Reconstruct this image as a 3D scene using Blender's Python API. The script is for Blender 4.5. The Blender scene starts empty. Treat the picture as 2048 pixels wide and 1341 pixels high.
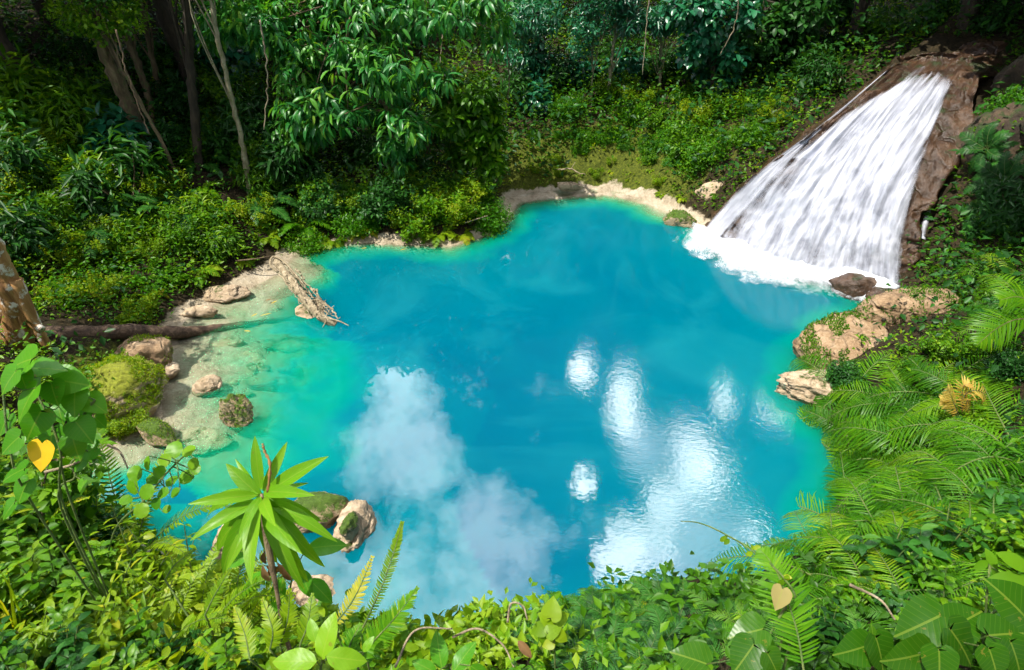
import bpy, math
import numpy as np
from mathutils import Vector, Matrix

R = np.random.default_rng(11)
sc = bpy.context.scene
COL = sc.collection

# ------------------------------------------------------------------ camera
CAMZ, PITCH, FPX = 6.0, math.radians(36), 1200.0      # photograph is 2048 x 1341
cam_d = bpy.data.cameras.new("camera")
cam_d.sensor_width = 36.0
cam_d.lens = 36.0 * FPX / 2048
cam_d.clip_start = 0.05
cam_d.clip_end = 500
cam = bpy.data.objects.new("camera", cam_d)
COL.objects.link(cam)
cam.location = (0, 0, CAMZ)
cam.rotation_euler = (math.pi / 2 - PITCH, 0, 0)
sc.camera = cam
EYE = np.array([0, 0, CAMZ])
FWD = np.array([0, math.cos(PITCH), -math.sin(PITCH)])
UPV = np.array([0, math.sin(PITCH), math.cos(PITCH)])


def ray(px, py):
    return np.array([(px - 1024) / FPX, 0, 0]) + (670.5 - py) / FPX * UPV + FWD


def pz(px, py, z=0.0):            # photo point on the level z
    d = ray(px, py)
    return EYE + d * ((z - CAMZ) / d[2])


def pd(px, py, depth):            # photo point at a distance along the view axis
    return EYE + ray(px, py) * depth


def py_(px, py, y):               # photo point on the upright plane y
    d = ray(px, py)
    return EYE + d * (y / d[1])


def proj(P):
    v = np.asarray(P, float) - EYE
    w = v @ FWD
    return 1024 + FPX * v[..., 0] / w, 670.5 - FPX * (v @ UPV) / w


# ------------------------------------------------------------------ noise
def _h(ix, iy, s):
    n = (ix * 374761393 + iy * 668265263 + s * 1442695041) & 0xFFFFFFFF
    n = ((n ^ (n >> 13)) * 1274126177) & 0xFFFFFFFF
    return ((n ^ (n >> 16)) & 0xFFFF) / 65535.0


def vn(x, y, s=0):
    x = np.asarray(x, float); y = np.asarray(y, float)
    ix = np.floor(x).astype(np.int64); iy = np.floor(y).astype(np.int64)
    fx = x - ix; fy = y - iy
    fx = fx * fx * (3 - 2 * fx); fy = fy * fy * (3 - 2 * fy)
    return ((_h(ix, iy, s) * (1 - fx) + _h(ix + 1, iy, s) * fx) * (1 - fy)
            + (_h(ix, iy + 1, s) * (1 - fx) + _h(ix + 1, iy + 1, s) * fx) * fy)


def fbm(x, y, s=0, o=4):
    a, t, n = 0.5, 0.0, 0.0
    for i in range(o):
        t = t + a * vn(x * 2 ** i + 17.3 * i, y * 2 ** i - 9.1 * i, s + i); n += a; a *= 0.5
    return t / n


def n3(P, f, s=0, o=3):
    P = P * f
    return (fbm(P[:, 0] + .7 * P[:, 2], P[:, 1] - .4 * P[:, 2], s, o) + fbm(P[:, 1] + .3 * P[:, 0], P[:, 2] + 5, s + 9, o)
            + fbm(P[:, 2] - .5 * P[:, 1], P[:, 0] + 11, s + 21, o)) / 3


def nrm(v):
    return v / np.maximum(np.linalg.norm(v, axis=-1, keepdims=True), 1e-9)


# ------------------------------------------------------------------ terrain
# shoreline, traced on the water level: photo x, y, bench, slope, first height, underwater shelf width, shelf fall
SH = [(60, 1000, .1, .8, 1.4, .4, .5), (150, 935, .1, .8, 1.4, .3, .5), (250, 885, .12, .7, 1.3, .4, .3), (325, 845, .1, .7, 1.1, 1.5, .2),
      (330, 770, .1, .6, 1.0, 1.9, .19), (345, 695, .12, .45, .8, 2.1, .19), (375, 640, .2, .4, .8, 1.5, .22), (480, 588, .3, .4, .8, .9, .2),
      (560, 550, .3, .42, .8, .7, .25), (588, 508, .15, .5, .8, .55, .25), (700, 490, .12, .5, .8, .12, 1.6), (800, 488, .1, .55, .8, .1, 1.8),
      (900, 495, .12, .55, .8, .1, 1.8), (985, 470, .15, .55, .9, .1, 1.8), (1015, 440, .3, .55, .9, .1, 1.6), (1045, 405, .45, .5, .9, .2, 1.6),
      (1120, 398, .5, .65, .7, .15, 1.6), (1210, 388, .3, .75, .8, .12, 1.6), (1290, 407, .28, .75, .8, .2, 1.6), (1352, 436, .3, .9, 1.2, .2, .4),
      (1400, 470, .3, .8, 2.4, .02, 8.0), (1500, 515, .6, .9, 2.4, .02, 8.0), (1650, 560, .7, .9, 2.4, .02, 8.0), (1740, 600, .4, 1., 2.0, .02, 8.0),
      (1735, 628, .1, .7, 1.0, .02, 8.0), (1655, 668, .1, .8, 1.0, .02, 8.0), (1625, 720, .1, .8, 1.0, .02, 8.0), (1610, 765, .05, .8, 1.0, .02, 8.0),
      (1640, 805, .05, .9, 1.5, .02, 8.0), (1665, 840, .05, 1.1, 2.2, .02, 8.0), (1690, 900, .05, 1.25, 3.0, .02, 8.0), (1690, 1000, .05, 1.25, 3.0, .02, 8.0),
      (1680, 1100, .05, 1.25, 3.2, .02, 8.0), (1650, 1190, .05, 1.3, 3.2, .02, 8.0)]
SP = np.array([list(pz(a[0], a[1])[:2]) + list(a[2:]) for a in SH])
_near = np.array([[2.6, 1.6], [1.2, .4], [-.5, .2], [-2.5, .8], [-4.5, 2.4]])
SP = np.vstack([SP, np.hstack([_near, np.tile([.05, 1., 2., 3.2, .36], (5, 1))])])


def shore(x, y):
    x = np.asarray(x, float).ravel(); y = np.asarray(y, float).ravel()
    best = np.full(x.shape, 1e9); par = np.zeros((x.size, 5)); ins = np.zeros(x.shape, bool)
    n = len(SP)
    for i in range(n):
        a, b = SP[i], SP[(i + 1) % n]
        ex, ey = b[0] - a[0], b[1] - a[1]
        t = np.clip(((x - a[0]) * ex + (y - a[1]) * ey) / (ex * ex + ey * ey), 0, 1)
        d = np.hypot(x - a[0] - t * ex, y - a[1] - t * ey)
        m = d < best
        best[m] = d[m]
        par[m] = a[2:] + (b[2:] - a[2:]) * t[m, None]
        c = ((a[1] > y) != (b[1] > y))
        with np.errstate(divide='ignore', invalid='ignore'):
            xi = (b[0] - a[0]) * (y - a[1]) / (b[1] - a[1]) + a[0]
        ins ^= c & (x < xi)
    return np.where(ins, -best, best), par


CX = np.array([-9, -6, -4, -2.8, -2, -1.2, -.4, .4, 1.4, 2.2, 3, 5, 9.])
CY = np.array([4.6, 3.9, 2.95, 2.2, 1.85, 1.58, 1.42, 1.66, 1.86, 2.12, 2.5, 3.1, 3.5])


def HT(x, y):
    shp = np.shape(x)
    x = np.asarray(x, float).ravel(); y = np.asarray(y, float).ravel()
    wob = .22 * (fbm(x * 1.3, y * 1.3, 5) - .5) + .10 * (fbm(x * 5, y * 5, 8) - .5)
    d, p = shore(x, y)
    d = d + wob
    b, s, c, w, k = p.T
    o = np.maximum(d, 0)
    e = np.maximum(o - b, 0)
    far = np.maximum(e - c / s, 0)
    h = .12 * np.minimum(o, b) + np.minimum(s * e, c) + 7.0 * (1 - np.exp(-.36 * far / 7.0))
    h += (fbm(x * .8, y * .8, 31) - .5) * .55 * np.minimum(o, 1.5) / 1.5 + (fbm(x * 3.1, y * 3.1, 41) - .5) * .16 * np.minimum(o * 2, 1)
    i = np.maximum(-d, 0)
    lump = (fbm(x * 2.2, y * 2.2, 51) - .5)
    dep = k * np.minimum(i, w) + np.where((w > .8) & (x < -2), .55, 1.25) * np.maximum(i - w + lump * .5 * np.minimum(w, 1), 0)
    dep = dep + np.minimum(i, .6) * .22 * lump * 2
    dep = 3.6 * (1 - np.exp(-np.maximum(dep, 0) / 3.6))
    chunk = np.abs(fbm(x * 4.5, y * 4.5, 61) - .5) * .16 * np.minimum(i * 2, 1)
    h += np.exp(-(((x - 2.3) / 2.6) ** 2 + ((y - 14.7) / 1.1) ** 2)) * (.5 * (fbm(x * 2.3, y * 2.3, 97) - .5) + .12 * (fbm(x * 9, y * 9, 98) - .5))
    h = np.where(d > 0, h, -dep - .01 + chunk * (dep > .06))
    yc = np.interp(x, CX, CY) + .25 * (fbm(x * 1.7, y * 1.7, 71) - .5)
    q = y - yc
    nb = np.where(q < 0, 3.15 + np.minimum(-q, 1.6) * .62, 3.15 - 2.9 * q) + .25 * (fbm(x * 2, y * 2, 81) - .5)
    nb = np.where(np.abs(x) > 7, nb - (np.abs(x) - 7) * .5, nb)
    h = np.maximum(h, np.maximum(nb, -3.8))
    return h.reshape(shp)


def hz(x, y):
    return float(HT(np.array([x]), np.array([y]))[0])


def hit(px, py, water=False):
    d = ray(px, py)
    t = np.linspace(1.2, 60, 3000)
    P = EYE + t[:, None] * d
    h = HT(P[:, 0], P[:, 1])
    if water:
        h = np.maximum(h, 0)
    k = np.argmax(P[:, 2] < h)
    return P[k]


# ------------------------------------------------------------------ mesh builder
class MB:
    def __init__(s):
        s.v = []; s.q = []; s.t = []; s.c = []; s.uv = []; s.n = 0

    def add(s, V, quads=None, tris=None, tint=0.5, uv=None):
        V = np.asarray(V, float).reshape(-1, 3)
        s.v.append(V)
        if quads is not None and len(quads): s.q.append(np.asarray(quads) + s.n)
        if tris is not None and len(tris): s.t.append(np.asarray(tris) + s.n)
        s.c.append(np.broadcast_to(np.asarray(tint, float), (len(V),)))
        s.uv.append(np.zeros((len(V), 2)) if uv is None else np.asarray(uv, float).reshape(-1, 2))
        s.n += len(V)

    def mesh(s, name, mat, smooth=True):
        V = np.concatenate(s.v)
        me = bpy.data.meshes.new(name)
        q = np.concatenate(s.q).reshape(-1, 4) if s.q else np.zeros((0, 4), int)
        t = np.concatenate(s.t).reshape(-1, 3) if s.t else np.zeros((0, 3), int)
        me.vertices.add(len(V)); me.vertices.foreach_set("co", V.astype(np.float32).ravel())
        nl = q.size + t.size
        me.loops.add(nl)
        me.loops.foreach_set("vertex_index", np.concatenate([q.ravel(), t.ravel()]).astype(np.int32))
        me.polygons.add(len(q) + len(t))
        ls = np.concatenate([np.arange(len(q)) * 4, q.size + np.arange(len(t)) * 3])
        me.polygons.foreach_set("loop_start", ls.astype(np.int32))
        if smooth:
            me.polygons.foreach_set("use_smooth", np.ones(len(q) + len(t), bool))
        me.update(calc_edges=True)
        a = me.attributes.new("tint", 'FLOAT', 'POINT'); a.data.foreach_set("value", np.concatenate(s.c).astype(np.float32))
        a = me.attributes.new("luv", 'FLOAT2', 'POINT'); a.data.foreach_set("vector", np.concatenate(s.uv).astype(np.float32).ravel())
        if mat: me.materials.append(mat)
        return me

    def obj(s, name, mat, parent=None, smooth=True):
        o = bpy.data.objects.new(name, s.mesh(name, mat, smooth))
        COL.objects.link(o)
        if parent is not None:
            o.parent = parent
            bpy.context.view_layer.update() if False else None
            o.matrix_parent_inverse = Matrix.Translation(parent.location).inverted() if parent.get('world_kids') else Matrix.Identity(4)
        return o


def empty(name, loc=(0, 0, 0), world=True):
    """An Empty at a thing's base. Children given in world coordinates when world is True."""
    e = bpy.data.objects.new(name, None)
    e.empty_display_size = .1
    COL.objects.link(e)
    e.location = tuple(float(v) for v in loc)
    if world: e['world_kids'] = 1
    return e


def tag(o, label=None, cat=None, group=None, kind=None):
    if label: o['label'] = label
    if cat: o['category'] = cat
    if group: o['group'] = group
    if kind: o['kind'] = kind
    return o


AUTO = []        # things whose label is finished at the end from their look and their surroundings


def auto(o, look, cat, group=None, at=None):
    o['category'] = cat
    if group: o['group'] = group
    AUTO.append((o, look, np.array(at if at is not None else o.location, float)))
    return o


def dup(root, loc, rz=0.0, sc_=1.0, tilt=None):
    c = root.copy(); COL.objects.link(c)
    c.location = tuple(float(v) for v in loc)
    if tilt is None:
        c.rotation_euler = (0, 0, rz)
    else:
        c.rotation_euler = (Vector((0, 0, 1)).rotation_difference(Vector(tilt)).to_matrix() @ Matrix.Rotation(rz, 3, 'Z')).to_euler()
    c.scale = (sc_,) * 3
    for ch in root.children:
        k = ch.copy(); COL.objects.link(k); k.parent = c
        k.matrix_parent_inverse = ch.matrix_parent_inverse.copy()
        for g in ch.children:
            j = g.copy(); COL.objects.link(j); j.parent = k
            j.matrix_parent_inverse = g.matrix_parent_inverse.copy()
    return c


# leaf templates: along t, half width across s
def tpl(kind):
    if kind == 'tri':       # cheapest folded leaf
        return np.array([0, .45, 1, .45]), np.array([0, -1, 0, 1.]), np.zeros((0, 4), int), np.array([[0, 2, 1], [0, 3, 2]])
    if kind == 'pinna':     # narrow fern leaflet, bent
        t = np.array([0, .35, .75, 1]); w = np.array([.7, 1, .75, .06])
    elif kind == 'oval':
        t = np.array([0, .22, .5, .78, 1]); w = np.array([.08, .78, 1, .68, .04])
    elif kind == 'lance':
        t = np.array([0, .12, .3, .5, .72, .88, 1]); w = np.array([.12, .4, .82, 1, .78, .4, .02])
    elif kind == 'big':
        t = np.linspace(0, 1, 13); w = np.clip(np.sin(np.pi * t ** .8) ** .75, .03, 1)
    elif kind == 'heart':
        t = np.array([-.16, -.12, -.02, .1, .25, .42, .58, .74, .88, .96, 1]); w = np.array([.34, .62, .88, 1, 1, .9, .72, .48, .22, .08, .01])
    elif kind == 'round':
        t = np.linspace(0, 1, 11); w = np.clip(np.sqrt(np.maximum(1 - (2 * t - 1) ** 2, 0)), .05, 1)
    m = len(t)
    rows = 5 if kind in ('big', 'heart', 'round') else 3
    sv = np.linspace(-1, 1, rows)
    T = np.repeat(t, rows); S = (w[:, None] * sv[None]).ravel()
    if kind == 'heart':     # the mid rib starts at the notch, the lobes reach behind it
        T = T.reshape(m, rows); T[0, rows // 2] = 0.0; T[1, rows // 2] = .03; T[0, 1] = T[0, 3] = -.1; T = T.ravel()
    Q = []
    for i in range(m - 1):
        for j in range(rows - 1):
            a = i * rows + j
            Q.append((a, a + 1, a + rows + 1, a + rows))
    return T, S, np.array(Q), np.zeros((0, 3), int)


TPL = {k: tpl(k) for k in ('tri', 'pinna', 'oval', 'lance', 'big', 'heart', 'round')}


def leaves(mb, P, D, N, L, W, kind='tri', fold=.3, droop=.15, tint=None, wave=0.0, rng=R):
    P = np.atleast_2d(P); n = len(P)
    D = nrm(np.broadcast_to(np.atleast_2d(D), (n, 3))); N = np.broadcast_to(np.atleast_2d(N), (n, 3))
    S = np.cross(D, N)
    bad = np.linalg.norm(S, axis=1) < 1e-3
    if bad.any(): S[bad] = np.cross(D[bad], np.array([.3, .8, .52]))
    S = nrm(S); N = nrm(np.cross(S, D))
    L = np.broadcast_to(np.asarray(L, float), (n,))[:, None, None]; W = np.broadcast_to(np.asarray(W, float), (n,))[:, None, None]
    dr = np.broadcast_to(np.asarray(droop, float), (n,))[:, None, None]
    fo = np.broadcast_to(np.asarray(fold, float), (n,))[:, None, None]
    T, U, q, t = TPL[kind]
    T_ = T[None, :, None]; U_ = U[None, :, None]
    X = P[:, None] + D[:, None] * (T_ * L) * (1 - .25 * np.abs(dr) * T_) + S[:, None] * (U_ * W * .5) + N[:, None] * (np.abs(U_) * W * .5 * fo - dr * T_ ** 2 * L)
    if wave:
        ph = rng.random(n)[:, None, None] * 6
        X = X + N[:, None] * (np.sin(T_ * 14 + ph + U_ * 2.0) * np.abs(U_) * wave * W)
    if tint is None: tint = rng.random(n)
    tint = np.broadcast_to(np.asarray(tint, float), (n,))
    m = len(T); off = (np.arange(n) * m)[:, None, None]
    uv = np.stack([np.broadcast_to(T, (n, m)), np.broadcast_to(U, (n, m))], -1)
    mb.add(X.reshape(-1, 3), (q[None] + off).reshape(-1, 4) if len(q) else None, (t[None] + off).reshape(-1, 3) if len(t) else None,
           np.repeat(tint, m), uv)


def tube(mb, pts, rad, sides=6, tint=.5, cap=True):
    pts = np.asarray(pts, float); n = len(pts)
    rad = np.broadcast_to(np.asarray(rad, float), (n,))
    T = nrm(np.gradient(pts, axis=0))
    ref = np.array([0, 0, 1.]) if abs(T[0, 2]) < .9 else np.array([1., 0, 0])
    A = np.zeros((n, 3)); a = np.cross(T[0], ref)
    for i in range(n):
        a = a - T[i] * (a @ T[i]); a = a / max(np.linalg.norm(a), 1e-9); A[i] = a
    B = np.cross(T, A)
    th = np.linspace(0, 2 * np.pi, sides, endpoint=False)
    V = pts[:, None] + rad[:, None, None] * (np.cos(th)[None, :, None] * A[:, None] + np.sin(th)[None, :, None] * B[:, None])
    i = np.arange(n - 1)[:, None]; j = np.arange(sides)[None]
    Q = np.stack([i * sides + j, i * sides + (j + 1) % sides, (i + 1) * sides + (j + 1) % sides, (i + 1) * sides + j], -1).reshape(-1, 4)
    V = V.reshape(-1, 3); tr = []
    if cap:
        V = np.vstack([V, pts[0], pts[-1]]); k = n * sides
        for j in range(sides):
            tr += [(k, (j + 1) % sides, j), (k + 1, (n - 1) * sides + j, (n - 1) * sides + (j + 1) % sides)]
    mb.add(V, Q, np.array(tr) if tr else None, tint)


def curve(P, n=24, jit=0.0, rng=R):
    """Smooth path through a few points."""
    P = np.asarray(P, float)
    if len(P) == 2: P = np.vstack([P[0], P.mean(0), P[1]])
    u = np.linspace(0, len(P) - 1, n); out = []
    Pe = np.vstack([2 * P[0] - P[1], P, 2 * P[-1] - P[-2]])
    for x in u:
        i = min(int(x), len(P) - 2); f = x - i
        a, b, c, d = Pe[i:i + 4]
        out.append(.5 * (2 * b + (c - a) * f + (2 * a - 5 * b + 4 * c - d) * f ** 2 + (3 * b - a - 3 * c + d) * f ** 3))
    out = np.array(out)
    if jit: out += rng.normal(0, jit, out.shape) * np.linspace(0, 1, n)[:, None] * np.linspace(1, 0, n)[:, None] * 4
    return out


# ------------------------------------------------------------------ materials
class NT:
    def __init__(s, name, disp=False):
        s.m = bpy.data.materials.new(name); s.m.use_nodes = True
        s.t = s.m.node_tree; s.t.nodes.clear()
        s.out = s.t.nodes.new("ShaderNodeOutputMaterial")

    def n(s, typ, **kw):
        nd = s.t.nodes.new("ShaderNode" + typ)
        for k, v in kw.items():
            if k.startswith('i_'):
                key = k[2:]
                key = int(key) if key.isdigit() else key.replace('_', ' ')
                s.set(nd.inputs[key], v)
            else:
                setattr(nd, k, v)
        return nd

    def set(s, sock, v):
        if isinstance(v, bpy.types.NodeSocket): s.t.links.new(v, sock)
        else: sock.default_value = v

    def ramp(s, fac, stops, interp='LINEAR'):
        r = s.n("ValToRGB"); s.set(r.inputs[0], fac)
        e = r.color_ramp.elements; r.color_ramp.interpolation = interp
        while len(e) < len(stops): e.new(.5)
        for el, (p, c) in zip(e, stops):
            el.position = p; el.color = (*c, 1) if len(c) == 3 else c
        return r.outputs[0]

    def math(s, op, a, b=0.0, clamp=False):
        m = s.n("Math", operation=op, use_clamp=clamp); s.set(m.inputs[0], a); s.set(m.inputs[1], b); return m.outputs[0]

    def mixc(s, f, a, b, blend='MIX'):
        m = s.n("Mix", data_type='RGBA', blend_type=blend); s.set(m.inputs[0], f); s.set(m.inputs[6], a); s.set(m.inputs[7], b); return m.outputs[2]

    def noise(s, scale, detail=4, rough=.6, vec=None, dist=0.0):
        n = s.n("TexNoise"); n.inputs['Scale'].default_value = scale; n.inputs['Detail'].default_value = detail
        n.inputs['Roughness'].default_value = rough; n.inputs['Distortion'].default_value = dist
        if vec is not None: s.t.links.new(vec, n.inputs['Vector'])
        return n.outputs[0]

    def attr(s, name, out='Fac'):
        a = s.n("Attribute", attribute_name=name); return a.outputs[out]

    def pos(s):
        return s.n("NewGeometry").outputs['Position']

    def obj(s):
        return s.n("TexCoord").outputs['Object']

    def bump(s, h, strength=.5, dist=.05, normal=None):
        b = s.n("Bump"); s.set(b.inputs['Height'], h); b.inputs['Strength'].default_value = strength; b.inputs['Distance'].default_value = dist
        if normal is not None: s.t.links.new(normal, b.inputs['Normal'])
        return b.outputs[0]

    def done(s, sock):
        s.t.links.new(sock, s.out.inputs[0]); return s.m


def leafmat(name, stops, trans=.4, rough=.45, vein=False, spec=.22, var=.25):
    t = NT(name)
    f = t.attr('tint')
    oi = t.n("ObjectInfo").outputs['Random']
    f2 = t.math('ADD', t.math('MULTIPLY', f, 1 - var), t.math('MULTIPLY', oi, var), True)
    c = t.ramp(f2, stops)
    bn = None
    if vein:
        uv = t.n("SeparateXYZ"); t.t.links.new(t.attr('luv', 'Vector'), uv.inputs[0])
        u, v = uv.outputs[0], t.math('ABSOLUTE', uv.outputs[1])
        mid = t.math('LESS_THAN', v, .045)
        sv = t.math('SINE', t.math('MULTIPLY', t.math('SUBTRACT', u, t.math('MULTIPLY', v, .28)), 48.0))
        side = t.math('MULTIPLY', t.math('GREATER_THAN', sv, .95), .35)
        vm = t.math('MAXIMUM', mid, side)
        ns = t.noise(26, 4, .7, t.obj())
        spots = t.math('GREATER_THAN', ns, .66)
        c = t.mixc(t.math('MULTIPLY', vm, .3), c, (.32, .42, .06, 1))
        c = t.mixc(t.math('MULTIPLY', spots, .55), c, (.20, .17, .03, 1))
        blot = t.noise(7, 3, .6, t.obj())
        c = t.mixc(t.math('MULTIPLY', t.math('SUBTRACT', blot, .35), .6, True), c, t.mixc(1.0, c, (1.5, 1.15, .5, 1), 'MULTIPLY'))
        bn = t.bump(t.math('SUBTRACT', sv, t.math('MULTIPLY', mid, 2.5)), .04, .003)
    p = t.n("BsdfPrincipled"); t.set(p.inputs['Base Color'], c); p.inputs['Roughness'].default_value = rough
    p.inputs['Specular IOR Level'].default_value = spec
    tr = t.n("BsdfTranslucent")
    t.set(tr.inputs[0], t.mixc(1.0, c, (1.9, 1.5, .45, 1), 'MULTIPLY'))
    if bn is not None:
        t.t.links.new(bn, p.inputs['Normal'])
    mx = t.n("MixShader"); mx.inputs[0].default_value = trans
    t.t.links.new(p.outputs[0], mx.inputs[1]); t.t.links.new(tr.outputs[0], mx.inputs[2])
    return t.done(mx.outputs[0])


def barkmat(name, a, b, c, scale=6, stretch=.25, rough=.85, lichen=None):
    t = NT(name)
    mp = t.n("Mapping"); t.t.links.new(t.pos(), mp.inputs[0]); mp.inputs['Scale'].default_value = (1, 1, stretch)
    n1 = t.noise(scale, 6, .7, mp.outputs[0], .6)
    col = t.ramp(n1, [(.3, a), (.5, b), (.72, c)])
    if lichen:
        n2 = t.noise(scale * .8, 5, .7, t.pos())
        col = t.mixc(t.ramp(n2, [(.55, (0, 0, 0)), (.62, (1, 1, 1))]), col, (*lichen, 1))
    p = t.n("BsdfPrincipled"); t.set(p.inputs['Base Color'], col); p.inputs['Roughness'].default_value = rough
    t.t.links.new(t.bump(n1, .9, .04), p.inputs['Normal'])
    return t.done(p.outputs[0])


def rockmat(name, cols, scale=3, moss=None, moss_lo=.45, rough=.9, wet=False, bump=.8, crack=True, moss_n=.3):
    t = NT(name)
    P = t.pos()
    n1 = t.noise(scale, 8, .68, P, .4); n2 = t.noise(scale * 6, 5, .7, P)
    f = t.math('ADD', t.math('MULTIPLY', n1, .7), t.math('MULTIPLY', n2, .3))
    col = t.ramp(f, [(.32, cols[0]), (.47, cols[1]), (.64, cols[2])])
    h = t.math('ADD', n1, t.math('MULTIPLY', n2, .35))
    if crack:
        vo = t.n("TexVoronoi", feature='DISTANCE_TO_EDGE'); vo.inputs['Scale'].default_value = scale * .9
        wv = t.n("Mix", data_type='VECTOR'); wv.inputs[0].default_value = .35
        nc = t.n("TexNoise"); nc.inputs['Scale'].default_value = scale; t.t.links.new(P, nc.inputs['Vector'])
        t.t.links.new(P, wv.inputs[4]); t.t.links.new(nc.outputs[1], wv.inputs[5]); t.t.links.new(wv.outputs[1], vo.inputs['Vector'])
        cr = t.ramp(vo.outputs[0], [(0, (0, 0, 0)), (.07, (1, 1, 1))])
        h = t.math('ADD', h, t.math('MULTIPLY', cr, .3))
        col = t.mixc(t.math('MULTIPLY', t.math('SUBTRACT', 1, cr), .35), col, (cols[0][0] * .5, cols[0][1] * .5, cols[0][2] * .5, 1))
    if moss:
        g = t.n("SeparateXYZ"); t.t.links.new(t.n("NewGeometry").outputs['Normal'], g.inputs[0])
        mn = t.noise(scale * 1.1, 6, .75, P)
        mf = t.math('ADD', t.math('MULTIPLY', g.outputs[2], moss_n), mn)
        mm = t.ramp(mf, [(moss_lo, (0, 0, 0)), (moss_lo + .1, (1, 1, 1))])
        mcol = t.ramp(n2, [(.3, tuple(x * .45 for x in moss)), (.65, moss)])
        col = t.mixc(mm, col, mcol)
        h = t.math('ADD', h, t.math('MULTIPLY', t.math('MULTIPLY', mm, t.noise(scale * 22, 3, .8, P)), .35))
    p = t.n("BsdfPrincipled"); t.set(p.inputs['Base Color'], col); p.inputs['Roughness'].default_value = .3 if wet else rough
    t.t.links.new(t.bump(h, bump, .09), p.inputs['Normal'])
    return t.done(p.outputs[0])


CLOUD, SKY, SUNE, EXPO = 150.0, .05, 5.0, .62

M = {}
G = lambda *a: a
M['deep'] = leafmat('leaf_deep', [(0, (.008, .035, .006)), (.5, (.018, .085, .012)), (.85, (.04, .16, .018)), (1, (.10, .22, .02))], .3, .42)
M['teal'] = leafmat('leaf_teal', [(0, (.006, .06, .03)), (.5, (.012, .12, .055)), (.9, (.03, .2, .07)), (1, (.09, .26, .05))], .25, .3, spec=.7)
M['mid'] = leafmat('leaf_mid', [(0, (.015, .065, .003)), (.45, (.062, .19, .005)), (.8, (.16, .31, .008)), (1, (.30, .36, .02))], .4, .38)
M['glossy'] = leafmat('leaf_glossy', [(0, (.010, .08, .015)), (.45, (.03, .19, .03)), (.75, (.10, .30, .02)), (.93, (.26, .40, .03)), (1, (.5, .42, .05))], .36, .36, spec=.4)
M['lime'] = leafmat('leaf_lime', [(0, (.035, .10, .004)), (.4, (.12, .25, .006)), (.8, (.25, .37, .010)), (1, (.46, .42, .03))], .5, .4)
M['fern'] = leafmat('leaf_fern', [(0, (.014, .075, .003)), (.5, (.05, .19, .004)), (.85, (.13, .31, .008)), (1, (.28, .40, .02))], .45, .36)
M['palmlight'] = leafmat('leaf_fern_light', [(0, (.016, .085, .003)), (.5, (.06, .20, .004)), (.85, (.15, .31, .008)), (1, (.30, .40, .02))], .45, .36)
M['yellowfern'] = leafmat('leaf_yellow_fern', [(0, (.16, .22, .015)), (.5, (.34, .36, .03)), (1, (.55, .48, .06))], .45, .45)
M['gold'] = leafmat('leaf_gold', [(0, (.30, .20, .03)), (.5, (.48, .34, .05)), (1, (.62, .5, .16))], .4, .5)
M['hero'] = leafmat('leaf_rosette', [(0, (.05, .17, .006)), (.5, (.13, .32, .010)), (1, (.26, .45, .02))], .45, .36, vein=True)
M['heart'] = leafmat('leaf_heart', [(0, (.03, .16, .006)), (.5, (.07, .26, .010)), (1, (.15, .38, .016))], .45, .33, vein=True)
M['heart_dark'] = leafmat('leaf_heart_dark', [(0, (.010, .05, .003)), (.5, (.028, .11, .004)), (1, (.07, .19, .008))], .35, .3, vein=True)
M['yellow'] = leafmat('leaf_yellow', [(0, (.75, .42, .01)), (1, (.85, .55, .03))], .4, .45, vein=True)
M['dryleaf'] = leafmat('leaf_dry', [(0, (.26, .21, .07)), (1, (.42, .36, .15))], .4, .6, vein=True)
M['brownleaf'] = leafmat('leaf_brown', [(0, (.09, .045, .02)), (1, (.28, .16, .07))], .2, .7)
M['stem'] = barkmat('stem_green', (.05, .10, .015), (.10, .17, .03), (.2, .2, .06), 20, 1, .6)
M['twig'] = barkmat('stem_brown', (.05, .035, .02), (.12, .08, .045), (.25, .19, .11), 14, .6, .8)
M['bark'] = barkmat('bark_brown', (.04, .028, .014), (.11, .075, .038), (.24, .18, .10), 9, .2, .9, (.08, .10, .03))
M['bark_dark'] = barkmat('bark_dark', (.012, .010, .006), (.035, .026, .015), (.08, .06, .035), 9, .25, .9)
M['bark_pale'] = barkmat('bark_pale', (.12, .10, .05), (.24, .21, .12), (.42, .38, .27), 14, .3, .85, (.13, .15, .04))
M['bark_orange'] = barkmat('bark_orange', (.10, .045, .015), (.28, .14, .04), (.42, .26, .10), 7, .12, .85, (.62, .58, .5))
M['log'] = barkmat('bark_log', (.022, .013, .008), (.085, .05, .03), (.24, .16, .10), 9, 1.0, .85)
M['drift'] = barkmat('driftwood', (.10, .075, .045), (.30, .24, .15), (.52, .44, .31), 12, .5, .85)
M['lime_rock'] = rockmat('limestone', [(.20, .14, .08), (.42, .31, .20), (.58, .46, .33)], 3.2, moss=(.07, .11, .012), moss_lo=.80)
M['mossy_rock'] = rockmat('mossy_limestone', [(.16, .11, .06), (.38, .27, .16), (.5, .40, .28)], 4, moss=(.09, .17, .012), moss_lo=.58)
M['dark_moss_rock'] = rockmat('dark_mossy_ledge', [(.05, .03, .012), (.15, .085, .03), (.26, .16, .06)], 3, moss=(.05, .07, .008), moss_lo=.66)
M['very_mossy'] = rockmat('moss_boulder', [(.2, .14, .08), (.44, .32, .2), (.6, .5, .34)], 3, moss=(.25, .28, .014), moss_lo=.54)
M['tan_ledge'] = rockmat('tan_ledge', [(.09, .055, .03), (.29, .185, .10), (.43, .31, .195)], 3.6, moss=(.05, .12, .01), moss_lo=.88, moss_n=-.25)
M['wet_rock'] = rockmat('wet_brown_rock', [(.014, .008, .004), (.05, .026, .014), (.12, .066, .036)], 2.2, wet=True, bump=.8, moss=(.03, .05, .008), moss_lo=.80)
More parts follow.
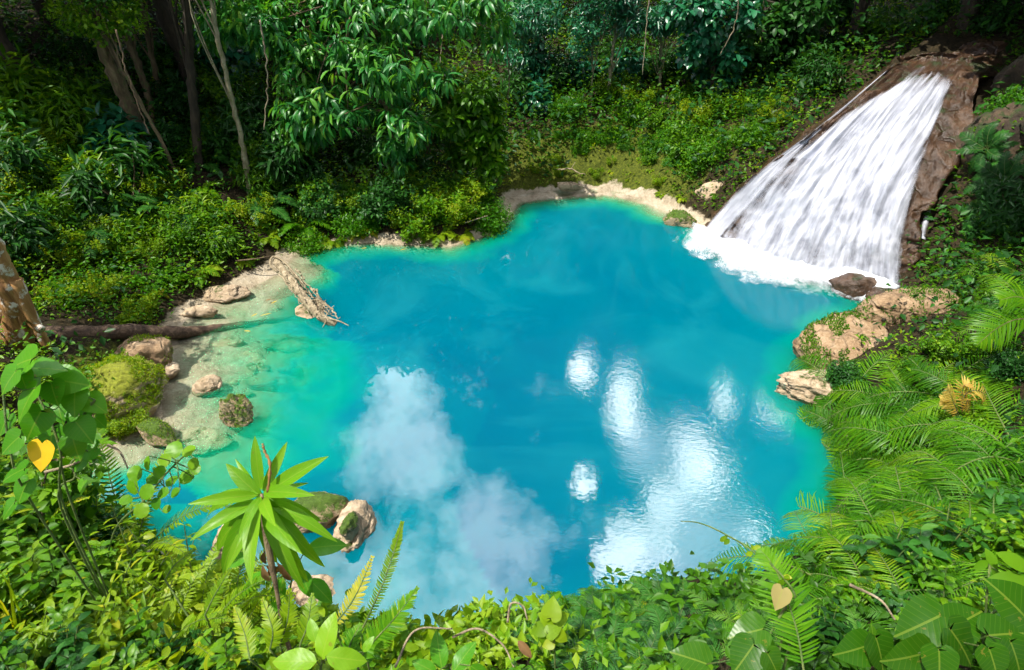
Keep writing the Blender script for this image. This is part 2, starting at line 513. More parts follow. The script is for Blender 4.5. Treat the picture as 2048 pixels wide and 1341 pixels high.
M['dark_rock'] = rockmat('dark_cliff', [(.012, .008, .005), (.04, .026, .015), (.10, .065, .035)], 2.0, moss=(.03, .06, .008), moss_lo=.66)


# ground: soil and litter, limestone rim at the water line and under it, moss where the bank is mossy
def ground_mat():
    t = NT('ground_soil')
    P = t.pos()
    rim, moss = t.attr('rim'), t.attr('moss')
    n1 = t.noise(2.2, 8, .7, P, .5); n2 = t.noise(16, 6, .75, P); n3_ = t.noise(5, 5, .7, P)
    soil = t.ramp(n2, [(.3, (.008, .007, .003)), (.5, (.026, .02, .009)), (.7, (.075, .05, .024))])
    lime = t.ramp(t.math('ADD', t.math('MULTIPLY', n1, .65), t.math('MULTIPLY', n2, .35)), [(.33, (.17, .13, .08)), (.48, (.40, .33, .235)), (.66, (.58, .51, .40))])
    mossc = t.ramp(n2, [(.3, (.02, .028, .004)), (.5, (.065, .085, .008)), (.72, (.17, .18, .018))])
    mf = t.ramp(t.math('ADD', t.math('MULTIPLY', moss, .9), t.math('MULTIPLY', t.math('SUBTRACT', n3_, .5), 1.4)), [(.35, (0, 0, 0)), (.55, (1, 1, 1))])
    rf = t.ramp(t.math('ADD', rim, t.math('MULTIPLY', t.math('SUBTRACT', n3_, .5), 1.2)), [(.4, (0, 0, 0)), (.6, (1, 1, 1))])
    c = t.mixc(mf, soil, mossc)
    c = t.mixc(rf, c, lime)
    p = t.n("BsdfPrincipled"); t.set(p.inputs['Base Color'], c); p.inputs['Roughness'].default_value = .9
    p.inputs['Specular IOR Level'].default_value = .2
    h = t.math('ADD', t.math('ADD', n1, t.math('MULTIPLY', n3_, .5)), t.math('MULTIPLY', n2, .4))
    t.t.links.new(t.bump(h, .8, .12), p.inputs['Normal'])
    return t.done(p.outputs[0])


# ------------------------------------------------------------------ ground
def axis(lo, flo, fhi, hi, step):
    a = np.arange(flo, fhi + 1e-6, step)
    g = step; l = []; x = flo
    while x > lo: g *= 1.15; x -= g; l.append(x)
    r = []; x = fhi; g = step
    while x < hi: g *= 1.15; x += g; r.append(x)
    return np.array(l[::-1] + list(a) + r)


def build_ground():
    xs = axis(-90, -9, 9.5, 90, .075); ys = axis(-60, 0, 17, 120, .075)
    X, Y = np.meshgrid(xs, ys)
    Z = HT(X, Y)
    nx, ny = len(xs), len(ys)
    V = np.stack([X, Y, Z], -1).reshape(-1, 3)
    i = np.arange(ny - 1)[:, None]; j = np.arange(nx - 1)[None]
    Q = np.stack([i * nx + j, i * nx + j + 1, (i + 1) * nx + j + 1, (i + 1) * nx + j], -1).reshape(-1, 4)
    mb = MB(); mb.add(V, Q)
    o = mb.obj('ground', ground_mat())
    d, p = shore(V[:, 0], V[:, 1])
    rim = np.clip(1.0 - np.maximum(d - p[:, 0] * 1.0, 0) / .25, 0, 1) * np.clip((.9 - V[:, 2]) / .3, 0, 1)
    rim[V[:, 2] < 0.02] = 1
    u, v = proj(V)
    # the mossy bank between the broad leaved tree and the waterfall, and the mossy point on the left
    far = np.exp(-(((V[:, 0] - 2.4) / 3.0) ** 2 + ((V[:, 1] - 14.9) / 1.7) ** 2))
    lef = np.exp(-(((V[:, 0] + 5.6) / .8) ** 2 + ((V[:, 1] - 6.9) / 1.0) ** 2))
    moss = np.clip(far * 1.4 + lef * 1.2, 0, 1)
    for nm, val in (('rim', rim), ('moss', moss)):
        a = o.data.attributes.new(nm, 'FLOAT', 'POINT'); a.data.foreach_set('value', val.astype(np.float32))
    tag(o, kind='structure', label='earth bank and pale limestone bed around the blue pool')
    return o


build_ground()


# ------------------------------------------------------------------ water
def water_mat():
    t = NT('pool_water')
    P = t.pos()
    dep = t.attr('depth')
    # milky mineral water: clear in the shallows, emerald over the shelf, deep turquoise beyond
    cl = t.noise(.55, 4, .55, P, .6)
    d2 = t.math('MULTIPLY', dep, t.math('ADD', .55, t.math('MULTIPLY', cl, .9)))
    body = t.ramp(t.math('DIVIDE', d2, 3.6), [(0, (.03, .32, .12)), (.05, (.0, .35, .16)), (.13, (.0, .25, .18)), (.24, (.0, .125, .17)), (1, (.0, .078, .142))])
    # pale plumes of lime hanging in the water
    pl = t.noise(.42, 5, .58, P, 1.2)
    body = t.mixc(t.ramp(pl, [(.48, (0, 0, 0)), (.74, (.36, .36, .36))]), body, (.012, .20, .235, 1))
    alpha = t.math('SUBTRACT', 1.0, t.math('POWER', 2.718, t.math('MULTIPLY', t.math('POWER', t.math('DIVIDE', d2, .36), 1.5), -1.0)))
    tint = t.ramp(t.math('DIVIDE', d2, .8), [(0, (.97, 1, .97)), (.3, (.66, .95, .83)), (1, (.2, .85, .72))])
    tr = t.n("BsdfTransparent"); t.set(tr.inputs[0], tint)
    # suspended lime scatters light sideways under the surface, so shade on the pool has no hard edge
    df = t.n("BsdfPrincipled", subsurface_method='BURLEY'); t.set(df.inputs['Base Color'], body); df.inputs['Subsurface Weight'].default_value = 1
    df.inputs['Subsurface Radius'].default_value = (.3, .9, 1.0); df.inputs['Subsurface Scale'].default_value = 1.3; df.inputs['Specular IOR Level'].default_value = 0; df.inputs['Roughness'].default_value = 1
    mx = t.n("MixShader"); t.set(mx.inputs[0], alpha)
    t.t.links.new(tr.outputs[0], mx.inputs[1]); t.t.links.new(df.outputs[0], mx.inputs[2])
    # ripples: finer and stronger on the right side where the fall stirs the pool
    mp = t.n("Mapping"); t.t.links.new(P, mp.inputs[0]); mp.inputs['Rotation'].default_value = (0, 0, .5); mp.inputs['Scale'].default_value = (1, 1.8, 1)
    r1 = t.noise(5.5, 3, .55, mp.outputs[0]); r2 = t.noise(17, 2, .5, mp.outputs[0])
    rip = t.attr('ripple')
    h = t.math('ADD', t.math('MULTIPLY', r1, .6), t.math('MULTIPLY', t.math('MULTIPLY', r2, rip), .55))
    b = t.n("Bump"); t.set(b.inputs['Height'], h); t.set(b.inputs['Strength'], t.math('ADD', .03, t.math('MULTIPLY', rip, .11))); b.inputs['Distance'].default_value = .012
    gl = t.n("BsdfGlossy"); gl.inputs['Roughness'].default_value = .012; t.t.links.new(b.outputs[0], gl.inputs['Normal'])
    fr = t.n("Fresnel"); fr.inputs[0].default_value = 1.4; t.t.links.new(b.outputs[0], fr.inputs['Normal'])
    m2 = t.n("MixShader"); t.set(m2.inputs[0], fr.outputs[0])
    t.t.links.new(mx.outputs[0], m2.inputs[1]); t.t.links.new(gl.outputs[0], m2.inputs[2])
    return t.done(m2.outputs[0])


def build_water():
    xs = np.arange(-8.5, 8.6, .06); ys = np.arange(1.0, 15.2, .06)
    X, Y = np.meshgrid(xs, ys); Z = HT(X, Y)
    nx, ny = len(xs), len(ys)
    i = np.arange(ny - 1)[:, None]; j = np.arange(nx - 1)[None]
    Q = np.stack([i * nx + j, i * nx + j + 1, (i + 1) * nx + j + 1, (i + 1) * nx + j], -1).reshape(-1, 4)
    zq = Z.ravel()[Q].min(1)
    Q = Q[zq < .05]
    used = np.unique(Q); rem = -np.ones(nx * ny, int); rem[used] = np.arange(len(used))
    V = np.stack([X.ravel(), Y.ravel(), np.zeros(nx * ny)], -1)[used]
    mb = MB(); mb.add(V, rem[Q])
    o = mb.obj('water', water_mat())
    dp = np.maximum(-Z.ravel()[used], 0)
    a = o.data.attributes.new('depth', 'FLOAT', 'POINT'); a.data.foreach_set('value', dp.astype(np.float32))
    rp = np.clip((V[:, 0] - .2 + 1.2 * (fbm(V[:, 0] * .7, V[:, 1] * .7, 91) - .5)) / 1.4, 0, 1)
    a = o.data.attributes.new('ripple', 'FLOAT', 'POINT'); a.data.foreach_set('value', rp.astype(np.float32))
    tag(o, kind='structure', label='milky turquoise water of the pool')


build_water()


# ------------------------------------------------------------------ rocks
import bmesh


def rock_geo(c, rad, seed, rough=.35, sub=4, rz=0.0, flat=0.0, tilt=None):
    bm = bmesh.new(); bmesh.ops.create_icosphere(bm, subdivisions=sub, radius=1.0)
    V = np.array([v.co[:] for v in bm.verts]); F = np.array([[v.index for v in f.verts] for f in bm.faces]); bm.free()
    o = seed * 3.7
    rg = np.random.default_rng(seed); fn = nrm(rg.normal(0, 1, (18, 3))); hh = rg.uniform(.62, 1.0, 18)
    q = hh[None] / np.maximum(V @ fn.T, 1e-3); pol = -np.log(np.exp(-q * 14).sum(1)) / 14 + .12
    d = np.clip(pol, .45, 1.15) + rough * 1.3 * (n3(V + o, 1.1, seed, 3) - .5) + rough * 1.0 * (n3(V + o, 3.2, seed + 4, 3) - .5) - rough * .5 * np.abs(n3(V + o, 5.5, seed + 7, 3) - .5) * 2
    d += rough * .35 * (n3(V + o, 11, seed + 13, 3) - .5)
    V = V * d[:, None]
    st_ = .11; zz = V[:, 2] / st_ + 2 * n3(V + o, 1.5, seed + 31, 2); V[:, :2] *= (1 + rough * .22 * (np.abs((zz % 1) - .5) * 2 - .5))[:, None]
    if flat: V[:, 2] = np.where(V[:, 2] > flat, flat + (V[:, 2] - flat) * .25, V[:, 2])
    V = V * np.asarray(rad)
    ca, sa = math.cos(rz), math.sin(rz)
    V = V @ np.array([[ca, sa, 0], [-sa, ca, 0], [0, 0, 1]])
    if tilt is not None:
        m = np.array(Vector((0, 0, 1)).rotation_difference(Vector(tilt)).to_matrix()); V = V @ m.T
    return V + np.asarray(c), F


def mpp(P):                                     # metres in one pixel of the photograph at P
    return ((np.asarray(P) - EYE) @ FWD) / FPX


def rock(label, cat, px, py, z, rpx, mat, seed, name='rock', moss=0, mossmat='lime', mossL=.03, **kw):
    c = pz(px, py, z); s = mpp(c); rad = np.array(rpx) * s
    e = empty(name, (c[0], c[1], min(0, z)))
    V, F = rock_geo(c, rad, seed, **kw)
    mb = MB(); mb.add(V, None, F); mb.obj('stone', M[mat], e)
    if moss:
        tri = V[F]; nn = np.cross(tri[:, 1] - tri[:, 0], tri[:, 2] - tri[:, 0]); ar = np.linalg.norm(nn, axis=1); nn = nrm(nn)
        cen = tri.mean(1)
        pat = n3(cen, 4.0, seed + 50, 3)
        wgt = ar * np.clip(nn[:, 2] + .15, 0, 1) * (pat > .48) * (cen[:, 2] > .04)
        if wgt.sum() > 0:
            r = np.random.default_rng(seed); idx = r.choice(len(F), moss, p=wgt / wgt.sum())
            P = cen[idx] + r.normal(0, .012, (moss, 3))
            m2 = MB(); D = nrm(nn[idx] * .8 + r.normal(0, .7, (moss, 3)) + [0, 0, .2])
            leaves(m2, P, D, nn[idx] + r.normal(0, .4, (moss, 3)), mossL * r.uniform(.6, 1.5, moss), mossL * .55, 'tri', tint=np.clip(pat[idx] * 1.2 - .2 + r.normal(0, .2, moss), 0, 1))
            tag(m2.obj('moss', M[mossmat], e), kind='stuff')
    tag(e, label, cat)
    return e


SUNK = []
# left shore
rock('pale sunlit limestone rock with moss edges on the left bank', 'rock', 283, 712, .30, (58, 45, 34), 'tan_ledge', 3, moss=900)
rock('large rounded boulder covered in yellow green moss left of the shallows', 'boulder', 228, 792, .18, (92, 75, 70), 'very_mossy', 5, name='boulder', moss=9000, mossL=.028, sub=5)
rock('grey brown pitted rock with moss standing in the shallow water', 'rock', 468, 828, .10, (32, 28, 42), 'mossy_rock', 8, rough=.6, moss=350, mossL=.02, sub=5)
rock('wedge shaped mossy slab at the edge of the shallows', 'rock', 316, 868, .08, (48, 24, 24), 'mossy_rock', 12, rz=-.5, moss=600, mossL=.022)
rock('small pale rock just breaking the shallow water', 'rock', 412, 772, .0, (25, 22, 20), 'lime_rock', 14, rough=.5)
rock('pale stone at the foot of the mossy boulder by the log end', 'rock', 335, 742, .08, (22, 18, 18), 'lime_rock', 17)
rock('broad pale rock shelf lying under the shallow water', 'rock', 395, 880, -.10, (75, 45, 16), 'lime_rock', 21, rough=.3, flat=.4)
for i, (a, b, s_, t_) in enumerate([(560, 850, 48, 'pale sunken boulder at the edge of the emerald shelf'), (520, 765, 30, 'sunken stone in the middle of the shallows'), (500, 720, 36, 'sunken pale slab just below the log'),
                                    (455, 690, 30, 'sunken stone close to the bank below the log'), (590, 690, 34, 'sunken slab furthest out beyond the log end'), (470, 610, 40, 'sunken ledge between the fern bank and the log')]):
    rock(t_, 'rock', a, b, -.24 if s_ > 32 else -.16, (s_, s_ * .6, 22), 'lime_rock', 30 + i, rough=.3, flat=.3)
rock('tan rock ledge at the water under the fern bank', 'rock', 450, 588, .06, (48, 22, 16), 'lime_rock', 41, rough=.4)
rock('low brown ledge behind the log where the bank meets the water', 'rock', 400, 625, .05, (36, 16, 14), 'lime_rock', 42, rough=.4)
rs_ = np.random.default_rng(5)
for i in range(12):
    a, b = rs_.uniform(385, 600), rs_.uniform(690, 880); r_ = rs_.uniform(11, 22)
    c_ = pz(a, b, -.13 - .0004 * (a - 385)); V_, F_ = rock_geo(c_, np.array([r_, r_ * rs_.uniform(.6, .9), r_ * .55]) * mpp(c_), 200 + i, .35, 3, rs_.uniform(0, 3))
    mb = MB(); mb.add(V_, None, F_); o = mb.obj('stone', M['lime_rock']); SUNK.append((o, c_))
# foreground rocks in the water
rock('long rock with a brown algae crust behind the rosette plant', 'rock', 630, 1025, .08, (62, 45, 40), 'mossy_rock', 51, rough=.35, sub=5)
rock('pale half sunk rock with a brown crest right of the rosette plant', 'rock', 712, 1068, -.06, (38, 58, 50), 'lime_rock', 53, rough=.4, sub=5)
rock('brown knob on the crest of the pale half sunk rock', 'rock', 698, 1052, .22, (17, 28, 26), 'mossy_rock', 54, rough=.5)
rock('pale rock left behind the rosette plant stem', 'rock', 470, 1085, .02, (42, 50, 40), 'lime_rock', 55, rough=.35)
rock('white rock under cloudy water at the near bank', 'rock', 640, 1190, -.15, (70, 50, 36), 'lime_rock', 57, rough=.35)
# far shore and fall foot
rock('pale nose of rock at the left foot of the waterfall', 'rock', 1432, 392, .35, (50, 42, 38), 'lime_rock', 61, rough=.4, rz=.4)
rock('rounded mossy rock on the shore left of the waterfall', 'rock', 1362, 440, .08, (32, 22, 22), 'mossy_rock', 63, rough=.4, moss=250, mossL=.03)
rock('wet brown rock split by the water at the foot of the fall', 'rock', 1715, 572, .12, (52, 34, 30), 'wet_rock', 65, rough=.35)
rock('dark wet stone between the fall and the red ledge', 'rock', 1768, 600, .15, (36, 26, 26), 'wet_rock', 66, rough=.35)
rock('small tan shore stone at the far cove', 'rock', 1140, 372, .22, (26, 9, 10), 'lime_rock', 68)
# right point
rock('red brown ledge top cracked by dark roots beside the fall', 'rock', 1822, 628, .62, (120, 70, 84), 'tan_ledge', 71, rough=.28, sub=5, flat=.35, moss=2500, mossmat='mid', mossL=.035, name='rock_ledge')
rock('steep tan rock with mossy flank on the right shore', 'rock', 1702, 692, .26, (98, 74, 64), 'tan_ledge', 73, rough=.34, sub=5, rz=-.4, flat=.3, tilt=(-.25, -.3, 1), moss=4500, mossmat='mid', mossL=.035)
rock('pointed layered rock jutting into the pool under the ferns', 'rock', 1640, 775, .12, (92, 40, 42), 'lime_rock', 78, rough=.5, sub=5, rz=-.25)
rock('dark undercut rock at the water below the pointed rock', 'rock', 1668, 812, .02, (42, 30, 30), 'mossy_rock', 77, rough=.4)
for i, (pts, r) in enumerate([([(1770, 640), (1810, 622), (1860, 628), (1905, 612)], .018), ([(1790, 610), (1830, 612), (1870, 604), (1890, 600)], .012), ([(1765, 618), (1800, 640), (1850, 655)], .010)]):
    pass

# waterfall rock face, ruled between traced edges at rising levels
LV = [(0.0, (1392, 480), (1600, 552), (1842, 592)), (.72, (1446, 412), (1640, 455), (1834, 508)), (1.5, (1515, 342), (1692, 355), (1862, 405)),
      (2.35, (1640, 252), (1772, 238), (1938, 275)), (3.05, (1778, 138), (1872, 130), (1958, 172)), (3.2, (1800, 112), (1900, 108), (2030, 120))]


def fall_pt(u, v):
    """Point of the fall's face: u from its left to its right edge, v from the pool (0) to the lip (4) and the stream bed above (5)."""
    u = np.asarray(u, float); v = np.clip(np.asarray(v, float), 0, 5)
    z = np.array([l[0] for l in LV]); E = np.array([[l[1], l[2], l[3]] for l in LV], float)
    vi = np.arange(6)
    def g(a):                       # smooth (Catmull-Rom) between the traced levels
        e = np.concatenate([[2 * a[0] - a[1]], a, [2 * a[-1] - a[-2]]]); i = np.clip(v.astype(int), 0, 4); f = v - i
        a0, a1, a2, a3 = e[i], e[i + 1], e[i + 2], e[i + 3]
        return .5 * (2 * a1 + (a2 - a0) * f + (2 * a0 - 5 * a1 + 4 * a2 - a3) * f ** 2 + (3 * a1 - a0 - 3 * a2 + a3) * f ** 3)
    z_ = g(z) + .12 * np.sin(np.pi * u) * np.sin(np.pi * np.minimum(v, 4) / 4.8)
    q = [(1 - u) * (1 - 2 * u), 4 * u * (1 - u), u * (2 * u - 1)]
    px = sum(q[k] * g(E[:, k, 0]) for k in range(3)); pyy = sum(q[k] * g(E[:, k, 1]) for k in range(3))
    cx = (px - 1024) / FPX; cyy = (670.5 - pyy) / FPX
    d = np.stack([cx, cyy * UPV[1] + FWD[1], cyy * UPV[2] + FWD[2]], -1)
    return EYE + d * ((z_ - CAMZ) / d[..., 2])[..., None]


FN = nrm(np.array([-.62, -.60, .50]))


def sheet(mb, u0, u1, v0, v1, nu, nv, off=0.0, fade=None, amp=0.0, seed=0, uf=None):
    uu, vv = np.meshgrid(np.linspace(0, 1, nu), np.linspace(v0, v1, nv))
    a = np.array([u0(x) for x in vv[:, 0]])[:, None]; b = np.array([u1(x) for x in vv[:, 0]])[:, None]
    U = a + (b - a) * uu
    P = fall_pt(U, vv)
    if amp: P = P + FN * (amp * (fbm(U * 30, vv * 1.2, seed, 4) - .5) + amp * .8 * (fbm(U * 9, vv * 2.2, seed + 3, 3) - .5))[..., None]
    P = P + FN * off
    i = np.arange(nv - 1)[:, None]; j = np.arange(nu - 1)[None]
    Q = np.stack([i * nu + j, i * nu + j + 1, (i + 1) * nu + j + 1, (i + 1) * nu + j], -1).reshape(-1, 4)
    f = np.ones_like(U) if fade is None else fade(uu, vv, U)
    mb.add(P, Q, None, np.clip(f, 0, 1).ravel(), np.stack([U, vv], -1).reshape(-1, 2))


def build_fall():
    r = MB()
    nu, nv = 120, 130
    uu, vv = np.meshgrid(np.linspace(-.16, 1.12, nu), np.linspace(-.3, 5, nv))
    P = fall_pt(np.clip(uu, 0, 1), np.clip(vv, 0, 5))
    ex = np.maximum(-uu, 0) / .16; er = np.maximum(uu - 1, 0) / .12; dn = np.maximum(-vv, 0)
    P = P + FN * (.40 * (fbm(uu * 4, vv * 1.4, 3) - .5) + .30 * (np.abs(fbm(uu * 9, vv * 3.0, 7) - .5)) + .10 * (fbm(uu * 30, vv * 9, 9) - .5) - .10 * (np.abs((vv * 2.6 + 1.2 * fbm(uu * 5, vv, 19)) % 1 - .5)))[..., None]
    side = np.clip((np.abs(uu - .5) - .38) / .12, 0, 1)[..., None]
    P = P + side * np.stack([.40 * (fbm(vv * 1.9, uu * 4, 23) - .5), .3 * (fbm(vv * 2.3, uu * 4, 27) - .5), .22 * (fbm(vv * 4.1, uu * 6, 29) - .5)], -1)
    P = P + ex[..., None] * np.array([.35, 1.1, -.45]) + er[..., None] * np.array([.75, .95, -.55]) + dn[..., None] * np.array([.3, .25, -1.6])
    i = np.arange(nv - 1)[:, None]; j = np.arange(nu - 1)[None]
    Q = np.stack([i * nu + j, i * nu + j + 1, (i + 1) * nu + j + 1, (i + 1) * nu + j], -1).reshape(-1, 4)
    r.add(P, Q)
    e = empty('waterfall_rock', pz(1600, 552))
    r.obj('stone', M['wet_rock'], e)
    tag(e, 'tall wet brown rock mound that the waterfall slides over', 'rock')

    t = NT('white_water')
    uv = t.n("SeparateXYZ"); t.t.links.new(t.attr('luv', 'Vector'), uv.inputs[0])
    cm = t.n("CombineXYZ"); t.set(cm.inputs[0], t.math('MULTIPLY', uv.outputs[0], 28.0)); t.set(cm.inputs[1], t.math('MULTIPLY', uv.outputs[1], .9))
    s1 = t.noise(1.0, 5, .62, cm.outputs[0], .25)
    c2 = t.n("CombineXYZ"); t.set(c2.inputs[0], t.math('MULTIPLY', uv.outputs[0], 9.0)); t.set(c2.inputs[1], t.math('MULTIPLY', uv.outputs[1], 2.2))
    s2 = t.noise(1.0, 4, .6, c2.outputs[0], .5)
    k = t.math('ADD', t.math('MULTIPLY', t.math('SUBTRACT', s1, .5), 2.0), t.math('MULTIPLY', t.math('SUBTRACT', s2, .5), 1.3))
    f = t.attr('tint')
    al = t.math('ADD', t.math('SUBTRACT', t.math('MULTIPLY', f, 2.3), .52), k, True)
    al = t.math('MULTIPLY', al, t.math('MULTIPLY', f, 5.0, True))
    df = t.n("BsdfDiffuse"); df.inputs[0].default_value = (.86, .88, .92, 1)
    t.set(df.inputs[0], t.ramp(t.math('ADD', t.math('MULTIPLY', s1, .6), t.math('MULTIPLY', s2, .4)), [(.30, (.36, .38, .46)), (.60, (.66, .68, .77))]))
    tl = t.n("BsdfTranslucent"); tl.inputs[0].default_value = (.60, .64, .72, 1)
    m0 = t.n("MixShader"); m0.inputs[0].default_value = .35; t.t.links.new(df.outputs[0], m0.inputs[1]); t.t.links.new(tl.outputs[0], m0.inputs[2])
    tp = t.n("BsdfTransparent")
    m1 = t.n("MixShader"); t.set(m1.inputs[0], al); t.t.links.new(tp.outputs[0], m1.inputs[1]); t.t.links.new(m0.outputs[0], m1.inputs[2])
    ww = t.done(m1.outputs[0])

    t = NT('foam')
    uv = t.n("SeparateXYZ"); t.t.links.new(t.attr('luv', 'Vector'), uv.inputs[0])
    n1 = t.noise(3.0, 5, .6, t.pos(), .3)
    n2 = t.noise(14.0, 5, .7, t.pos(), .8)
    al = t.math('ADD', t.math('MULTIPLY', t.attr('tint'), 1.7), t.math('SUBTRACT', t.math('ADD', t.math('MULTIPLY', n1, 1.5), t.math('MULTIPLY', n2, .9)), 1.6), True)
    df = t.n("BsdfDiffuse"); df.inputs[0].default_value = (.70, .74, .80, 1)
    tp = t.n("BsdfTransparent"); m1 = t.n("MixShader"); t.set(m1.inputs[0], al)
    t.t.links.new(tp.outputs[0], m1.inputs[1]); t.t.links.new(df.outputs[0], m1.inputs[2])
    foam = t.done(m1.outputs[0])

    w = empty('waterfall', pz(1600, 552))
    ul = lambda v: float(np.interp(v, [0, .5, 1, 2, 3, 3.55, 3.8], [.005, .01, .02, .08, .18, .36, .52]))
    ur = lambda v: float(np.interp(v, [0, 1, 2, 3, 3.5, 3.8], [.95, .95, .92, .82, .80, .80]))

    def fade(q, v, U):
        ed = np.minimum(q * (4 + 3 * (v > 2.2)), (1 - q) * 14)
        top = np.clip((3.8 - v) * 2.2, 0, 1)
        low = 1 - .34 * np.clip((.75 - v) / .5, 0, 1) * np.clip(1 - np.abs(U - .55) / .28, 0, 1)
        return np.clip(ed, 0, 1) * top ** .5 * low * np.interp(v, [0, 1, 3, 3.8], [.80, .9, .92, .8])
    for off, amp, sd in ((.15, .16, 5), (.24, .24, 15)):
        mb = MB(); sheet(mb, ul, ur, 0, 3.8, 150, 130, off, (fade if off < .1 else lambda q, v, U: fade(q, v, U) * .72), amp, sd)
        mb.obj('falling_water', ww, w)
    mb = MB(); sheet(mb, lambda v: -.005 + .01 * v, lambda v: float(np.interp(v, [0, 1, 2, 3, 4], [.10, .13, .17, .10, .05])), .2, 4.05, 40, 110, .10,
                     lambda q, v, U: np.clip(np.minimum(q, 1 - q) * 4, 0, 1) * np.interp(v, [.2, 2, 2.7, 3.3, 4.05], [.9, .72, .52, .50, .35]), .08, 25)
    mb.obj('side_stream', ww, w)
    mb = MB(); sheet(mb, lambda v: float(np.interp(v, [0, 4], [.30, .36])) - .02, lambda v: float(np.interp(v, [2, 4], [.40, .50])), 2.2, 3.9, 30, 70, .07,
                     lambda q, v, U: np.clip(np.minimum(q, 1 - q) * 3, 0, 1) * np.interp(v, [2.2, 3.2, 3.9], [.6, .40, .22]), .05, 35)
    mb.obj('thin_runnel', ww, w)
    # trickle down the right edge and the little fall at its foot
    mb = MB()
    for pts, zz, wd in (([(1918, 268), (1890, 330), (1868, 395), (1850, 455), (1846, 480)], [2.3, 1.85, 1.4, 1.0, .85], .05), ([(1852, 500), (1840, 535), (1828, 575)], [.7, .4, .05], .07)):
        C = curve([pz(a, b, z) + FN * .10 for (a, b), z in zip(pts, zz)], 40)
        wv = wd * (1 + .8 * np.linspace(0, 1, 40))[:, None]
        S = nrm(np.array([.7, -.7, 0]))
        q = np.linspace(-1, 1, 7)
        P = C[:, None] + S * (q[None, :, None] * wv[:, None]) + FN * (.03 * (1 - q ** 2))[None, :, None]
        i = np.arange(39)[:, None]; j = np.arange(6)[None]
        Q = np.stack([i * 7 + j, i * 7 + j + 1, (i + 1) * 7 + j + 1, (i + 1) * 7 + j], -1).reshape(-1, 4)
        f = np.broadcast_to((1 - np.abs(q)) * .75, (40, 7))
        mb.add(P, Q, None, f.ravel(), np.stack(np.broadcast_arrays(q[None] * .04, np.linspace(0, 3, 40)[:, None]), -1).reshape(-1, 2))
    mb.obj('trickle', ww, w)
    # foam where the fall meets the pool: a low billow that thins out over the water
    mb = MB(); nn, mm = 120, 26
    inner = curve([pz(*p) for p in ((1385, 470), (1450, 498), (1520, 524), (1600, 548), (1690, 566), (1760, 590), (1800, 600))], nn)
    outer = curve([pz(*p) for p in ((1312, 482), (1388, 534), (1468, 568), (1560, 592), (1645, 604), (1698, 626), (1744, 630))], nn)
    tt = np.linspace(-.35, 1, mm)
    P = inner[:, None] + (outer - inner)[:, None] * tt[None, :, None]
    nzv = fbm(P[..., 0] * 2.2, P[..., 1] * 2.2, 77)
    P[..., 2] = .012 + .30 * np.clip(1 - np.abs(tt - .12) * 1.7, 0, 1)[None] ** 1.3 * (.5 + nzv) + .03 * (1 - np.clip(tt, 0, 1))[None]
    endf = np.clip(np.minimum(np.linspace(0, 1, nn), np.linspace(1, 0, nn)) * 12, 0, 1)[:, None]
    f = np.clip(1.25 - np.clip(tt, 0, 1)[None] * 1.35 + (nzv - .5) * .5, 0, 1) * endf
    i = np.arange(nn - 1)[:, None]; j = np.arange(mm - 1)[None]
    Q = np.stack([i * mm + j, i * mm + j + 1, (i + 1) * mm + j + 1, (i + 1) * mm + j], -1).reshape(-1, 4)
    mb.add(P, Q, None, f.ravel())
    mb.obj('foam', foam, w)
    tag(w, 'white waterfall fanning over the brown rock into the pool', 'waterfall')


build_fall()
rock('dark wet cliff wall right of the waterfall', 'cliff', 1985, 400, 1.3, (105, 100, 190), 'dark_rock', 81, rough=.4, sub=5, name='cliff')
rock('brown rock foot with a small trickle right of the waterfall', 'rock', 1862, 500, .45, (44, 40, 70), 'wet_rock', 83, rough=.4, sub=5)
rock('low red brown rock shelf beside the stream above the fall', 'rock', 1985, 105, 3.25, (75, 30, 22), 'wet_rock', 85, rough=.4)
rock('dark overhung block in the shade above the fall', 'rock', 2060, 160, 3.2, (60, 50, 60), 'dark_rock', 87, rough=.4)
# ------------------------------------------------------------------ wood
def wood(name, label, cat, mat, pts, rad, n=40, sides=12, rough=.12, seed=0):
    P = curve(pts, n); r0 = np.interp(np.linspace(0, 1, n), np.linspace(0, 1, len(rad)), rad)
    mb = MB(); tube(mb, P, r0 * (1 + rough * (vn(np.arange(n) * .9, np.zeros(n), seed) - .5) * 2), sides)
    V = mb.v[0]; V += (n3(V, 9, seed, 3)[:, None] - .5) * rough * r0.mean() * 2.5
    o = mb.obj(name, M[mat]); tag(o, label, cat)
    return o


lg = wood('fallen_log', 'rough brown fallen log lying across the left bank into the pool', 'log', 'log',
          [pz(-40, 672, .75), pz(120, 670, .66), pz(260, 664, .42), pz(345, 666, .16), pz(420, 660, -.03), pz(520, 646, -.16), pz(620, 632, -.30)], [.14, .13, .12, .11, .085, .055, .03], 70, 14)

